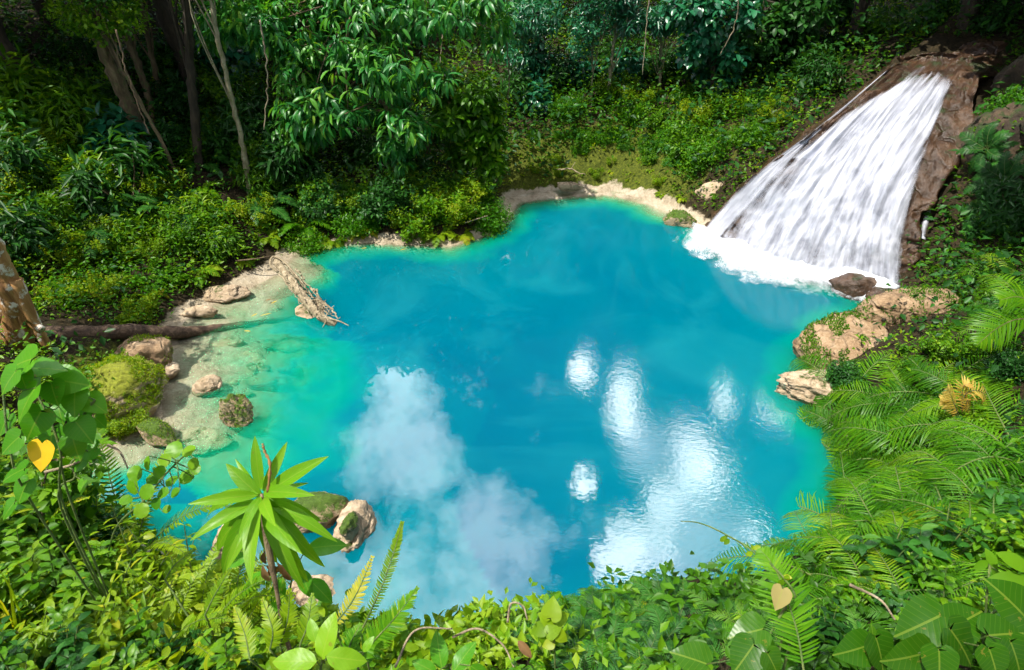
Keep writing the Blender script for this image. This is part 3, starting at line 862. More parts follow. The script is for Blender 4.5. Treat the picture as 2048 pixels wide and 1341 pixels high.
# driftwood snag: root plate with tangled roots
e = empty('driftwood_snag', pz(605, 600))
mb = MB(); A, B = pz(556, 530, .34), pz(660, 648, .06)
tube(mb, curve([pz(552, 522, .42), pz(578, 556, .36), pz(610, 598, .24), pz(640, 632, .12), pz(672, 650, -.02)], 30), np.linspace(.07, .085, 30) * (1 + .25 * R.normal(0, .4, 30)), 10)
mb.obj('root_trunk', M['drift'], e)
ax = nrm(B - A)
for k in range(40):
    t0 = R.uniform(.0, .8); t1 = min(t0 + R.uniform(.15, .5), 1.05)
    n = 16; tt = np.linspace(t0, t1, n)
    sd = nrm(np.cross(ax, [0, 0, 1])); up = nrm(np.cross(sd, ax)); ph = R.uniform(0, 6.28); tw = R.uniform(-4, 4)
    rr = R.uniform(.09, .19)
    C = A + (B - A) * tt[:, None] + (sd * np.cos(ph + tw * (tt - t0))[:, None] + up * (np.sin(ph + tw * (tt - t0)) * .8 + .3)[:, None]) * rr + R.normal(0, .016, (n, 3))
    mb = MB(); tube(mb, C, np.linspace(.018, .007, n) * R.uniform(.6, 1.4), 5); mb.obj('root', M['drift'], e)
for pts, r in (([(556, 545, .34), (541, 530, .44), (546, 514, .52), (566, 522, .50), (590, 548, .42), (612, 575, .36)], .028), ([(650, 636, .12), (676, 642, .10), (698, 652, .03)], .018),
               ([(648, 640, .1), (660, 620, .2), (668, 612, .26)], .012), ([(640, 630, .15), (642, 612, .3), (652, 600, .36)], .010), ([(655, 640, .1), (645, 655, .02)], .014)):
    mb = MB(); C = curve([pz(*p) for p in pts], 18); tube(mb, C, np.linspace(r, r * .45, 18), 6); mb.obj('root', M['drift'], e)
tag(e, 'tangled grey driftwood root standing in the water beyond the log', 'driftwood')
rock('pale sunken slab under the driftwood root', 'rock', 622, 625, -.06, (34, 42, 22), 'lime_rock', 44, rough=.35, flat=.3)
wood('stick', 'thin dead stick on the bank behind the driftwood', 'stick', 'twig', [pz(472, 522, .38), pz(510, 518, .42), pz(545, 512, .40)], [.014, .010], 14, 6)
wood('stick', 'pale stick poking from the fern bank toward the far shore', 'stick', 'drift', [pz(930, 446, .40), pz(975, 432, .45)], [.016, .010], 10, 6)
wood('stick', 'short bare stick lying among ferns above the log', 'stick', 'drift', [hit(180, 560) + [0, 0, .12], hit(215, 552) + [0, 0, .2]], [.014, .010], 10, 6)

# leaves floating on the water
for i, (a, b, lb) in enumerate([(520, 632, 'long yellow leaf floating closest to the log'), (502, 634, 'short yellow leaf floating beside the longer one near the log'), (542, 608, 'narrow yellow leaf floating between log and driftwood'),
                                (530, 602, 'red leaf floating near the fern bank edge'), (488, 662, 'pale leaf floating in the log shadow'), (800, 501, 'yellow leaf floating off the far shore'), (722, 498, 'small yellow leaf floating at the far shore rim')]):
    mb = MB(); P = pz(a, b, .012); th = R.uniform(-.4, .9)
    leaves(mb, P, [math.cos(th), math.sin(th), 0.02], [0, 0, 1], .13 if i else .2, .035, 'lance', tint=.7, droop=-.05)
    o = mb.obj('floating_leaf', M['gold'] if i != 3 else M['brownleaf']); tag(o, lb, 'leaf', 'leaves floating on the pool')


# ------------------------------------------------------------------ trees
def blob_pts(blobs, n, rng, shell=.5):
    vol = np.array([np.prod(b[1]) ** (2 / 3) for b in blobs]); i = rng.choice(len(blobs), n, p=vol / vol.sum())
    d = nrm(rng.normal(0, 1, (n, 3))); r = rng.uniform(shell ** 3, 1, n) ** (1 / 3)
    C = np.array([b[0] for b in blobs])[i]; Q = np.array([b[1] for b in blobs])[i]
    P = C + d * Q * r[:, None]
    return P, d


def crown(mb, blobs, n, st, rng):
    P, out = blob_pts(blobs, n, rng, st.get('shell', .5))
    # uneven outline: thin the clusters with noise
    keep = n3(P, st.get('gap_f', 1.6), int(rng.integers(99)), 3) + rng.normal(0, .05, n) > st.get('gap', .44)
    P, out = P[keep], out[keep]; n = len(P)
    ax = nrm(out * st.get('outw', .7) + np.array([0, 0, st.get('up', .3)]) + rng.normal(0, .4, (n, 3)))
    k = st['nl']; cl = rng.random(n)
    ax_ = np.repeat(ax, k, 0); Pn = np.repeat(P, k, 0)
    a = np.cross(ax_, [.3, .5, .81]); a = nrm(a); b = np.cross(ax_, a)
    ph = (np.tile(np.arange(k), n) / k + np.repeat(rng.random(n), k)) * 2 * np.pi + rng.normal(0, .3, n * k)
    sp = st.get('spread', 1.1) * rng.uniform(.6, 1.2, n * k)
    D = nrm(ax_ * np.cos(sp)[:, None] + (a * np.cos(ph)[:, None] + b * np.sin(ph)[:, None]) * np.sin(sp)[:, None] - np.array([0, 0, st.get('down', 0)]))
    N = nrm(np.array([0, 0, 1.]) + ax_ * .5 + rng.normal(0, .35, (n * k, 3)))
    L = st['L'] * rng.uniform(.65, 1.2, n * k)
    stem_l = st.get('gapl', .25)
    Pn = Pn + ax_ * (rng.uniform(-1, .5, n * k) * st['L'] * st.get('along', .5))[:, None] + D * (L * stem_l)[:, None]
    tint = np.clip(np.repeat(cl, k) * .6 + rng.random(n * k) * .4 + rng.normal(0, .06, n * k), 0, 1)
    leaves(mb, Pn, D, N, L, L * st['W'], st.get('tpl', 'tri'), st.get('fold', .3), st.get('droop', .2), tint)
    return P


def limbs(mb, start, P, n, r, rng, sag=.1):
    if len(P) == 0: return
    for q in P[rng.choice(len(P), min(n, len(P)), replace=False)]:
        s = start[rng.integers(len(start))]
        m = (s + q) / 2 + rng.normal(0, .12, 3) * np.linalg.norm(q - s) * .5 + [0, 0, sag]
        tube(mb, curve([s, m, q], 9), np.linspace(r, r * .25, 9), 4, cap=False)


ST = {
    'droopy': dict(nl=7, L=.27, W=.27, tpl='oval', down=.7, spread=1.15, up=.25, outw=.6, fold=.35, droop=.38, gap=.465, gap_f=1.9),
    'whorl': dict(nl=8, L=.22, W=.42, tpl='oval', down=.15, spread=1.3, up=.6, outw=.9, fold=.25, droop=.3, gap=.46, gap_f=2.2),
    'small': dict(nl=9, L=.105, W=.52, tpl='tri', down=.0, spread=1.3, up=.5, outw=.6, droop=.15, along=2.2, gap=.43, gap_f=1.5),
    'fine': dict(nl=14, L=.075, W=.45, tpl='tri', down=.1, spread=1.3, up=.5, outw=.6, droop=.1, along=3.5, gap=.43, gap_f=1.8),
    'lanc': dict(nl=9, L=.2, W=.24, tpl='tri', down=.35, spread=1.2, up=.3, outw=.7, droop=.3, along=1, gap=.43, gap_f=1.4),
    'canopy': dict(nl=6, L=.34, W=.55, tpl='tri', down=.3, spread=1.2, up=.4, outw=.6, droop=.2, along=.8, gap=.40, gap_f=.9),
    'broad': dict(nl=6, L=.22, W=.55, tpl='oval', down=.35, spread=1.15, up=.4, outw=.8, droop=.25, along=.8, gap=.42, gap_f=1.4),
}


def tree(name, label, cat, trunk, rad, bark, blobs, leaf, style, n, seed, nlimb=14, group=None, extra=None):
    rng = np.random.default_rng(seed)
    tp = curve(trunk, 36, .012, rng)
    e = empty(name, tp[0])
    mb = MB(); rr = np.interp(np.linspace(0, 1, 36), np.linspace(0, 1, len(rad)), rad)
    tube(mb, tp, rr * (1 + .08 * rng.normal(0, 1, 36)), 12)
    V = mb.v[0]; V += (n3(V, 7, seed, 3)[:, None] - .5) * float(rr.mean()) * .5
    if extra: extra(mb)
    st = dict(ST[style]); mc = MB()
    P = crown(mc, blobs, n, st, rng)
    limbs(mb, tp[14:], P, nlimb, float(rr[-1]) * .6, rng)
    mb.obj('trunk', M[bark], e)
    mc.obj('crown', M[leaf], e)
    tag(e, label, cat, group)
    return e


def mtr(px, r):  # px at ...
    return r


g1 = hit(296, 312)
yy = g1[1]
tree('leaning_tree', 'tree with thick ridged brown trunk leaning left over the dark slope', 'tree',
     [g1 - [0, 0, .2], py_(262, 225, yy), py_(222, 130, yy - .1), py_(178, 25, yy - .2), py_(150, -60, yy - .3), py_(120, -160, yy - .4)], [.17, .15, .14, .13, .12, .09], 'bark',
     [(py_(200, 30, yy - .5), (.9, .7, .4)), (py_(120, -170, yy - .5), (1.2, 1, .5))], 'mid', 'small', 600, 101)
g2 = hit(497, 388); yy = g2[1]
tree('slender_tree', 'slender pale trunk speckled with lichen left of the drooping tree', 'tree',
     [g2 - [0, 0, .2], py_(488, 310, yy), py_(470, 220, yy), py_(448, 130, yy), py_(425, 20, yy), py_(415, -60, yy)], [.06, .055, .05, .045, .04, .03], 'bark_pale',
     [(py_(420, -90, yy), (.7, .7, .5))], 'deep', 'lanc', 160, 102, 8)
for k, (a, b, c, d, r, lb) in enumerate([(300, 205, 252, 60, .075, 'straight brown trunk just behind the leaning trunk'), (318, 180, 285, 30, .06, 'thinner trunk right behind the leaning trunk'),
                                         (345, 330, 205, 60, .035, 'thin bent stem crossing behind the leaning trunk'), (560, 220, 552, 10, .05, 'dark upright trunk hidden behind the drooping leaves'), (395, 300, 372, 20, .09, 'dark trunk in shade between the leaning and the slender trunk')]):
    g = hit(a, b + 40); yy = g[1]
    tree('forest_tree', lb, 'tree', [g - [0, 0, .2], py_(a, b, yy), py_((a + c) / 2, (b + d) / 2, yy), py_(c, d, yy), py_(c - 25, d - 110, yy)], [r * 1.1, r, r, r * .9, r * .7], 'bark' if k < 3 else 'bark_dark',
         [(py_(c - 20, d - 110, yy), (.7, .7, .5))], 'deep', 'small', 110, 110 + k, 6)
# buttressed trunk at the left edge
g3 = hit(45, 690); yy = g3[1]


def butt(mb):
    for (a, b), r in (((98, 700), .06), ((85, 660), .05), ((0, 700), .07), ((-30, 690), .07), ((60, 712), .05)):
        tube(mb, curve([py_(30, 560, yy), py_((a + 34) / 2, 640, yy - .05), py_(a, b, yy - .12)], 12), np.linspace(.09, r, 12), 8)


tree('buttressed_tree', 'orange barked trunk with white patches and root flares at the left edge', 'tree',
     [py_(40, 720, yy), py_(34, 650, yy), py_(20, 580, yy), py_(-2, 520, yy), py_(-50, 440, yy), py_(-220, 280, yy), py_(-500, 80, yy)], [.24, .18, .145, .13, .12, .11, .08], 'bark_orange',
     [(py_(-520, 60, yy), (.8, .8, .5))], 'mid', 'small', 200, 121, 6, extra=butt)
# the drooping tree over the far bank
g4 = hit(800, 392); yy = g4[1] + .5
bl = [(py_(650, 60, yy), (1.5, .8, .7)), (py_(560, 20, yy + .2), (1.6, .8, .6)), (py_(760, 20, yy + .3), (1.5, .9, .7)), (py_(680, 140, yy - .5), (1.3, .8, .55)), (py_(820, 130, yy - .4), (.9, .8, .6)), (py_(640, 215, yy - .7), (1.0, .6, .4)), (py_(800, 250, yy - .7), (.6, .6, .45)),
      (py_(590, 260, yy - .4), (.6, .5, .35)), (py_(900, 30, yy + .2), (1.0, .8, .6)), (py_(440, 50, yy + .6), (.5, .5, .4)), (py_(975, 40, yy + .3), (.5, .5, .6)), (py_(790, 300, yy - .6), (.35, .3, .35))]
tree('drooping_tree', 'broad tree with hanging clusters of long shiny leaves over the far bank', 'tree', [g4 - [0, 0, .2], py_(790, 300, yy), py_(770, 180, yy + .2), py_(740, 40, yy + .2), py_(720, -60, yy)], [.11, .09, .08, .06, .05], 'bark',
     bl, 'glossy', 'droopy', 2100, 131, 60)
# rounded tree on its right
g5 = hit(965, 385); yy = g5[1] - .2
tree('round_crowned_tree', 'rounded tree with broad whorled leaves at the cove left of the moss bank', 'tree', [g5 - [0, 0, .2], py_(958, 310, yy), py_(950, 220, yy)], [.05, .04, .03], 'bark_dark',
     [(py_(950, 205, yy), (.62, .6, .5)), (py_(905, 225, yy), (.5, .5, .5)), (py_(975, 265, yy), (.35, .4, .6)), (py_(930, 300, yy), (.45, .4, .35)), (py_(985, 330, yy), (.25, .3, .4)), (py_(880, 175, yy + .2), (.4, .5, .4))], 'mid', 'whorl', 620, 141, 26)
# right of centre
for k, (px, py0, dy, top, lean, r, bark, bl_, leaf, sty, n, lb) in enumerate([
    (1216, 205, 0, -60, 26, .05, 'bark_pale', [((1262, 40), (.5, .5, .3)), ((1240, -10), (.5, .5, .3))], 'teal', 'lanc', 200, 'pale spotted trunk standing upright on the far right bank'),
    (1319, 200, .3, 60, 4, .03, 'bark_pale', [((1325, 40), (.4, .4, .25))], 'teal', 'lanc', 130, 'thin white stem rising right of the pale spotted trunk'),
    (1184, 205, -.2, 40, 3, .022, 'bark_pale', [((1178, 45), (.55, .5, .45)), ((1165, 90), (.35, .4, .3)), ((1200, -10), (.6, .6, .4))], 'teal', 'small', 330, 'small crowned sapling left of the pale spotted trunk'),
    (1425, 190, -.3, 40, 6, .05, 'bark_dark', [((1425, 55), (.75, .6, .5)), ((1390, 95), (.4, .4, .3)), ((1450, 15), (.9, .7, .5)), ((1385, 10), (.7, .6, .4)), ((1465, 110), (.35, .35, .25))], 'teal', 'broad', 360, 'teal leaved tree leaning out of the dark right of the stems'),
    (1520, 170, .6, 0, 10, .06, 'bark_dark', [((1530, 60), (.9, .7, .6)), ((1600, 20), (.9, .8, .6)), ((1580, 90), (.5, .5, .4))], 'deep', 'broad', 300, 'dark leaved tree right of the teal leaved tree'),
    (1085, 190, .4, 20, -10, .06, 'bark_dark', [((1070, 30), (.8, .7, .5)), ((1045, 100), (.6, .5, .4))], 'teal', 'lanc', 300, 'dark feathery tree right of the drooping tree'),
]):
    g = hit(px, py0); yy = g[1] + dy
    tree('slender_tree' if r < .045 else 'forest_tree', lb, 'tree', [g - [0, -dy, .4], py_(px, py0 - 20, yy), py_(px + lean * .5, (py0 + top) / 2, yy), py_(px + lean, top, yy)], [r * 1.1, r, r * .9, r * .7], bark,
         [(py_(a, b, yy - .2), q) for (a, b), q in bl_], leaf, sty, n, 150 + k, 14)
# tall forest trees behind, whose crowns close over the slope and keep it dark
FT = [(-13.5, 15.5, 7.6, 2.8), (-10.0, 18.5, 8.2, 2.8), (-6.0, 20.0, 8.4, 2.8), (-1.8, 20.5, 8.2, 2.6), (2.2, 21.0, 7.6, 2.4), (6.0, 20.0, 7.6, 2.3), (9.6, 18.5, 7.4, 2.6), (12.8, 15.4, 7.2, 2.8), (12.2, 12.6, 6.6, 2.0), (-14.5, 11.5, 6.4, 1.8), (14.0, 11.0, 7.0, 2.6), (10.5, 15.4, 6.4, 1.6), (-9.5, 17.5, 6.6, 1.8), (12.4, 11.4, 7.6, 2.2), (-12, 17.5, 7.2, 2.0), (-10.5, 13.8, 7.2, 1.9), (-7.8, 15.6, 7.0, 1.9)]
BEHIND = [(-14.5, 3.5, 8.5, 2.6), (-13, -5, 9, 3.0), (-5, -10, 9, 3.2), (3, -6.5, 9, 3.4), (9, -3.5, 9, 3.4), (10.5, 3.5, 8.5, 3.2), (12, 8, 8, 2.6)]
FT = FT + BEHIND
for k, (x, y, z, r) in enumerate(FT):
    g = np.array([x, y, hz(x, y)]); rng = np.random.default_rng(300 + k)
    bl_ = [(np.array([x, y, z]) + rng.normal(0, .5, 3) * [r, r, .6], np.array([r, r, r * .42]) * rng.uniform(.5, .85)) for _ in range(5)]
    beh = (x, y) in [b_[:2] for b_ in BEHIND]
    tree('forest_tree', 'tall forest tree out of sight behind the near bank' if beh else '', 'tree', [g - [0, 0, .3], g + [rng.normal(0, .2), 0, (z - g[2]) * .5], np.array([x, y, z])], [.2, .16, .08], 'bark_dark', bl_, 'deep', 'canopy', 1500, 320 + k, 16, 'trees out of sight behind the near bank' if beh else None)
    ft = bpy.context.scene.objects[-1] if False else None

tree('forest_tree', 'unseen tree added beyond the right edge to shade the dark cliff', 'tree', [np.array([10.2, 8.4, 1.8]), np.array([9.2, 8.5, 4.6]), np.array([6.4, 8.8, 7.2])], [.2, .15, .08], 'bark_dark',  # out of view, put in so its crown throws shade on the cliff
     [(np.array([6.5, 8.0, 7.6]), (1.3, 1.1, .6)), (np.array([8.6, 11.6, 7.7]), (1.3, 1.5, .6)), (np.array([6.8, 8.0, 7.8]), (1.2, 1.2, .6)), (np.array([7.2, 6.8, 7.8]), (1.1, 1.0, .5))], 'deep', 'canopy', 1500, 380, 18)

# ------------------------------------------------------------------ shrubs, ferns and small plants (built once, then copied)
def proto_shrub(name, st, blobs, n, leaf, seed, nl=14, stemr=.012):
    rng = np.random.default_rng(seed)
    e = empty(name, (0, 0, 0), False); mc = MB(); ms = MB()
    P = crown(mc, [(np.array(a, float), np.array(b, float)) for a, b in blobs], n, dict(ST[st] if isinstance(st, str) else st), rng)
    limbs(ms, np.array([[0, 0, 0], [.05, 0, .05], [-.04, .04, .05]]), P, nl, stemr, rng)
    mc.obj('foliage', M[leaf], e); ms.obj('stem', M['twig'], e)
    return e


def frond(mf, ms, C, up, plen, n, wid, ang=1.1, droop=.25, tint=.5, rng=R, kind='pinna', taper=.8, stemr=.006, start=.12, fold=.1, jitter=.08):
    """One fern frond: a rachis along C with two rows of leaflets."""
    m = len(C); u = np.linspace(start, 1, n); idx = u * (m - 1); i0 = np.minimum(idx.astype(int), m - 2); f = (idx - i0)[:, None]
    P = C[i0] * (1 - f) + C[i0 + 1] * f; T = nrm(C[i0 + 1] - C[i0])
    S = nrm(np.cross(T, np.broadcast_to(up, T.shape))); N = np.cross(S, T)
    env = np.sin(np.pi * np.clip((u - start) / (1 - start) * .93 + .07, 0, 1) ** taper) ** .7
    for s in (-1, 1):
        a = ang * (1 - .35 * u) + rng.normal(0, jitter, n)
        D = nrm(T * np.cos(a)[:, None] + S * s * np.sin(a)[:, None] + N * .12)
        leaves(mf, P, D, N + rng.normal(0, .15, (n, 3)), np.maximum(plen * env, .01) * rng.uniform(.9, 1.1, n), wid, kind, fold, droop, np.clip(tint + rng.normal(0, .12, n) + .25 * u, 0, 1))
    tube(ms, C, np.linspace(stemr, stemr * .25, m), 5, cap=False)


def arch(p0, d, L, lift, fall, n=16, side=0.0):
    t = np.linspace(0, 1, n)[:, None]
    d = np.array([d[0], d[1], 0.0]); s = np.array([-d[1], d[0], 0])
    return np.asarray(p0) + d * L * (t * .9) + np.array([0, 0, 1]) * (lift * t - fall * t ** 2.2) * L + s * side * t ** 2 * L


def proto_fern(name, nf, L, plen, n, wid, leaf, seed, lift=.9, fall=.9, sector=None, kind='pinna', ang=1.15, droop=.3, stem='stem', tintb=.45):
    rng = np.random.default_rng(seed); e = empty(name, (0, 0, 0), False); mf = MB(); ms = MB()
    for k in range(nf):
        th = 2 * np.pi * (k + rng.uniform(-.3, .3)) / nf if sector is None else rng.uniform(-sector, sector)
        l = L * rng.uniform(.7, 1.15)
        C = arch((0, 0, 0), (math.cos(th), math.sin(th)), l, lift * rng.uniform(.7, 1.3), fall * rng.uniform(.7, 1.2), 16, rng.normal(0, .15))
        frond(mf, ms, C, [0, 0, 1], plen * l / L, n, wid, ang, droop, np.clip(rng.normal(tintb, .2), 0, 1), rng, kind, stemr=.006 * L / .8)
    mf.obj('fronds', M[leaf], e); ms.obj('stalks', M[stem], e)
    return e


PR = {}
PR['round'] = proto_shrub('round_leaf_shrub', 'small', [((0, 0, .25), (.5, .35, .22)), ((.3, .15, .55), (.25, .22, .18)), ((-.35, .2, .45), (.22, .25, .2)), ((.05, -.3, .65), (.2, .18, .16)), ((-.1, .35, .8), (.16, .16, .14))], 330, 'mid', 401)
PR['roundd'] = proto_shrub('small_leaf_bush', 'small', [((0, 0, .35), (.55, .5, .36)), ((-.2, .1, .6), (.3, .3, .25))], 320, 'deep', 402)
PR['tealb'] = proto_shrub('teal_leaf_bush', 'broad', [((0, 0, .45), (.5, .5, .42))], 130, 'teal', 403)
PR['fine'] = proto_shrub('fine_leaf_bush', 'fine', [((0, 0, .2), (.5, .4, .18)), ((.4, -.2, .4), (.25, .2, .16)), ((-.3, .25, .45), (.25, .25, .16)), ((-.2, -.35, .5), (.2, .15, .14)), ((.15, .3, .62), (.18, .16, .12))], 440, 'lime', 404)
PR['creep'] = proto_shrub('creeper_mound', 'fine', [((0, 0, .2), (.6, .55, .28)), ((.3, -.3, -.05), (.4, .3, .3)), ((-.3, -.3, -.05), (.35, .3, .3))], 520, 'fern', 405)
PR['lanc'] = proto_shrub('narrow_leaf_bush', 'lanc', [((0, 0, .5), (.5, .5, .45))], 200, 'deep', 406)
PR['lancm'] = proto_shrub('willowy_bush', 'lanc', [((0, 0, .4), (.5, .45, .4))], 190, 'mid', 407)
PR['feath'] = proto_fern('feathery_fern', 12, .62, .17, 30, .020, 'fern', 411, .9, .95, droop=.2)
PR['feathl'] = proto_fern('bright_feathery_fern', 13, .6, .17, 30, .021, 'lime', 412, .8, .95, droop=.2)
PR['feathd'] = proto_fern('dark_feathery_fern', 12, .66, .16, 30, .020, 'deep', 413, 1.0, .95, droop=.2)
PR['palm'] = proto_fern('palm_like_fern', 6, 1.2, .30, 38, .013, 'fern', 414, .75, .95, None, 'pinna', 1.25, .42, tintb=.4)
PR['palms'] = proto_fern('arching_fern', 5, 1.05, .24, 36, .013, 'palmlight', 415, .65, .9, None, 'pinna', 1.2, .4, tintb=.55)
PR['small'] = proto_fern('small_fern', 11, .42, .09, 26, .009, 'fern', 416, .9, 1.0, droop=.3)
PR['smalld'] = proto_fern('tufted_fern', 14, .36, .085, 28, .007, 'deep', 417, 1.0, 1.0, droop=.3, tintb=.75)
PR['sword'] = proto_fern('sword_fern', 8, .5, .055, 36, .010, 'lime', 418, 1.5, .9, None, 'pinna', 1.35, .12)


def leafy_stems(name, ns, H, L, W, leaf, seed, tplk='oval', lean=.35, pairs=9, stemmat='stem'):
    rng = np.random.default_rng(seed); e = empty(name, (0, 0, 0), False); mf = MB(); ms = MB()
    for k in range(ns):
        th = rng.uniform(0, 6.28); ln = rng.uniform(.2, 1) * lean; h = H * rng.uniform(.6, 1.15)
        d = np.array([math.cos(th), math.sin(th), 0]); p0 = d * rng.uniform(0, .12) * H / .4
        C = curve([p0, p0 + d * ln * h * .3 + [0, 0, h * .5], p0 + d * ln * h + [0, 0, h * rng.uniform(.8, 1)]], 14)
        tube(ms, C, np.linspace(.005, .002, 14) * (H / .4), 5, cap=False)
        n = pairs * 2; u = np.repeat(np.linspace(.25, 1, pairs), 2); i = (u * 13).astype(int)
        T = nrm(np.gradient(C, axis=0))[i]; P = C[i]
        ph = np.tile([0, np.pi], pairs) + np.repeat(np.arange(pairs) * 1.57 + rng.random(), 2) + rng.normal(0, .3, n)
        a = nrm(np.cross(T, [.4, .3, .86])); b = np.cross(T, a)
        D = nrm(a * np.cos(ph)[:, None] + b * np.sin(ph)[:, None] + T * .45)
        ll = L * rng.uniform(.6, 1.15, n) * np.interp(u, [.25, .6, 1], [.8, 1.1, .7])
        leaves(mf, P, D, T + [0, 0, .4], ll, ll * W, tplk, .25, .35, np.clip(rng.normal(.5, .22, n) + .25 * (u - .6), 0, 1))
    mf.obj('foliage', M[leaf], e); ms.obj('stems', M[stemmat], e)
    return e


PR['leafy'] = leafy_stems('leafy_herb', 9, .42, .085, .48, 'mid', 421)
PR['leafyl'] = leafy_stems('bright_leafy_herb', 9, .40, .08, .42, 'lime', 422)
PR['willow'] = leafy_stems('narrow_leaved_herb', 8, .45, .12, .2, 'lime', 423, 'lance', .5, 8)
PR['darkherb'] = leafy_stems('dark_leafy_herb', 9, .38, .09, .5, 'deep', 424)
PR['laurel'] = leafy_stems('glossy_leaved_sapling', 4, .5, .14, .42, 'deep', 425, 'oval', .4, 6)


def grass_tuft(name, n, H, leaf, seed):
    rng = np.random.default_rng(seed); e = empty(name, (0, 0, 0), False); mf = MB()
    th = rng.uniform(0, 6.28, n); D = nrm(np.stack([np.cos(th) * .5, np.sin(th) * .5, np.ones(n)], -1) + rng.normal(0, .15, (n, 3)))
    leaves(mf, rng.normal(0, .03, (n, 3)) * [1, 1, 0], D, np.stack([np.cos(th), np.sin(th), .3 * np.ones(n)], -1), H * rng.uniform(.6, 1.2, n), .016, 'lance', .3, .45)
    mf.obj('blades', M[leaf], e)
    return e


PR['grass'] = grass_tuft('grass_tuft', 34, .5, 'lime', 431)
USED = set()


def put(kind, P, s=1.0, rz=None, tilt=None, look=None, group=None):
    r = PR[kind]
    rz = R.uniform(0, 6.28) if rz is None else rz
    if kind in USED:
        o = dup(r, P, rz, s, tilt)
    else:
        USED.add(kind); o = dup(r, P, rz, s, tilt)
    auto(o, look or LOOK[kind][0], LOOK[kind][1], group or LOOK[kind][2], P + np.array([0, 0, .3 * s]))
    return o


LOOK = {
    'round': ('rounded green bush of small leaves', 'bush', 'rounded green bushes in the undergrowth'), 'roundd': ('dark bush of small leaves', 'bush', 'dark small leaved bushes in the undergrowth'),
    'tealb': ('bluish broad leaved bush', 'bush', 'broad leaved bluish bushes'), 'fine': ('yellow green bush of tiny leaves', 'bush', 'bright tiny leaved bushes'),
    'creep': ('mound of fresh green creeper', 'creeper', 'creeper mounds draping the banks'), 'lanc': ('dark bush of narrow leaves', 'bush', 'dark narrow leaved bushes'), 'lancm': ('green bush of narrow leaves', 'bush', 'green narrow leaved bushes'),
    'feath': ('feathery green fern', 'fern', 'feathery ferns on the banks'), 'feathl': ('yellow green feathery fern', 'fern', 'bright feathery ferns on the banks'), 'feathd': ('dark feathery fern', 'fern', 'dark feathery ferns on the banks'),
    'palm': ('long combed palm like fern', 'fern', 'palm like ferns on the right bank'), 'palms': ('arching narrow fern', 'fern', 'arching ferns on the right bank'),
    'small': ('small green fern', 'fern', 'small ferns of the near bank'), 'smalld': ('dark tufted fern', 'fern', 'tufted ferns of the near bank'), 'sword': ('yellow green sword fern', 'fern', 'sword ferns of the near bank'),
    'leafy': ('green leafy herb', 'herb', 'leafy herbs of the near bank'), 'leafyl': ('sunlit yellow green leafy herb', 'herb', 'yellow green herbs of the near bank'), 'willow': ('herb with narrow upright leaves', 'herb', 'narrow leaved herbs of the near bank'),
    'darkherb': ('dark leafy herb', 'herb', 'dark herbs of the near bank'), 'laurel': ('sapling with glossy dark leaves', 'sapling', 'glossy leaved saplings'), 'grass': ('tuft of long grass blades', 'grass tuft', 'grass tufts of the near bank'),
}


def slope_n(P):
    e = .25
    return nrm(np.array([hz(P[0] - e, P[1]) - hz(P[0] + e, P[1]), hz(P[0], P[1] - e) - hz(P[0], P[1] + e), 2 * e]))


LOGA, LOGB = pz(-40, 690, .6)[:2], pz(350, 680, .3)[:2]


def near_log(x, y):
    e_ = LOGB - LOGA; t_ = np.clip(((x - LOGA[0]) * e_[0] + (y - LOGA[1]) * e_[1]) / (e_ @ e_), 0, 1)
    return np.hypot(x - LOGA[0] - t_ * e_[0], y - LOGA[1] - t_ * e_[1]) < .42


def scatter(kinds, cells, size=(.8, 1.2), tilt=0.0, sink=.06, jit=25):
    for px, py in cells:
        px += R.uniform(-jit, jit); py += R.uniform(-jit, jit) * .6
        P = hit(px, py)
        if P[2] < .05 or near_log(P[0], P[1]): continue
        t = nrm(slope_n(P) * tilt + np.array([0, 0, 1 - tilt])) if tilt else None
        put(kinds[R.integers(len(kinds))], P - np.array([0, 0, sink]), R.uniform(*size), tilt=t)


row = lambda y, a, b, s: [(x, y) for x in np.arange(a, b + 1, s)]
scatter(['feath', 'feathl', 'round', 'fine', 'lancm'], row(265, 20, 560, 95) + row(340, 30, 620, 95) + row(405, 60, 600, 90) + row(455, 60, 520, 90) + row(500, 100, 470, 85), (.6, .95))
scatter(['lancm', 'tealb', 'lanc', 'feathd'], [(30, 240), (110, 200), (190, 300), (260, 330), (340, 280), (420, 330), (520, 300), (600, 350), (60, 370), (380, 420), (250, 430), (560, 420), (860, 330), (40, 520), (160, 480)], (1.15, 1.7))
scatter(['creep', 'creep', 'round'], [(1085, 268), (1125, 282), (1165, 290), (1205, 298), (1250, 306), (1290, 314), (1330, 324), (1370, 336)], (.3, .5), .4)
# left forest slope, from the dark back to the ferns at the water
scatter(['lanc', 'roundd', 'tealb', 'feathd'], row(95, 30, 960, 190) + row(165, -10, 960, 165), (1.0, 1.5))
scatter(['fine', 'fine', 'round', 'feathl'], [(80, 225), (40, 250), (155, 260), (215, 270), (20, 320), (90, 350), (370, 190), (330, 200), (420, 205), (30, 420), (90, 440)], (.8, 1.15))
scatter(['round', 'round', 'fine'], [(60, 195), (120, 235), (190, 215), (60, 290), (130, 310), (20, 400), (345, 165), (395, 150)], (.8, 1.15))
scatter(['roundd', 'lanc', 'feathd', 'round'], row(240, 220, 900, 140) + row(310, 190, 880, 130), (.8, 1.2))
scatter(['feath', 'roundd', 'feathd', 'lancm', 'round'], row(375, 10, 900, 100), (.7, 1.1))
scatter(['feath', 'feathl', 'feath', 'round'], row(430, 20, 620, 100) + row(475, 30, 560, 100), (.7, 1.0))
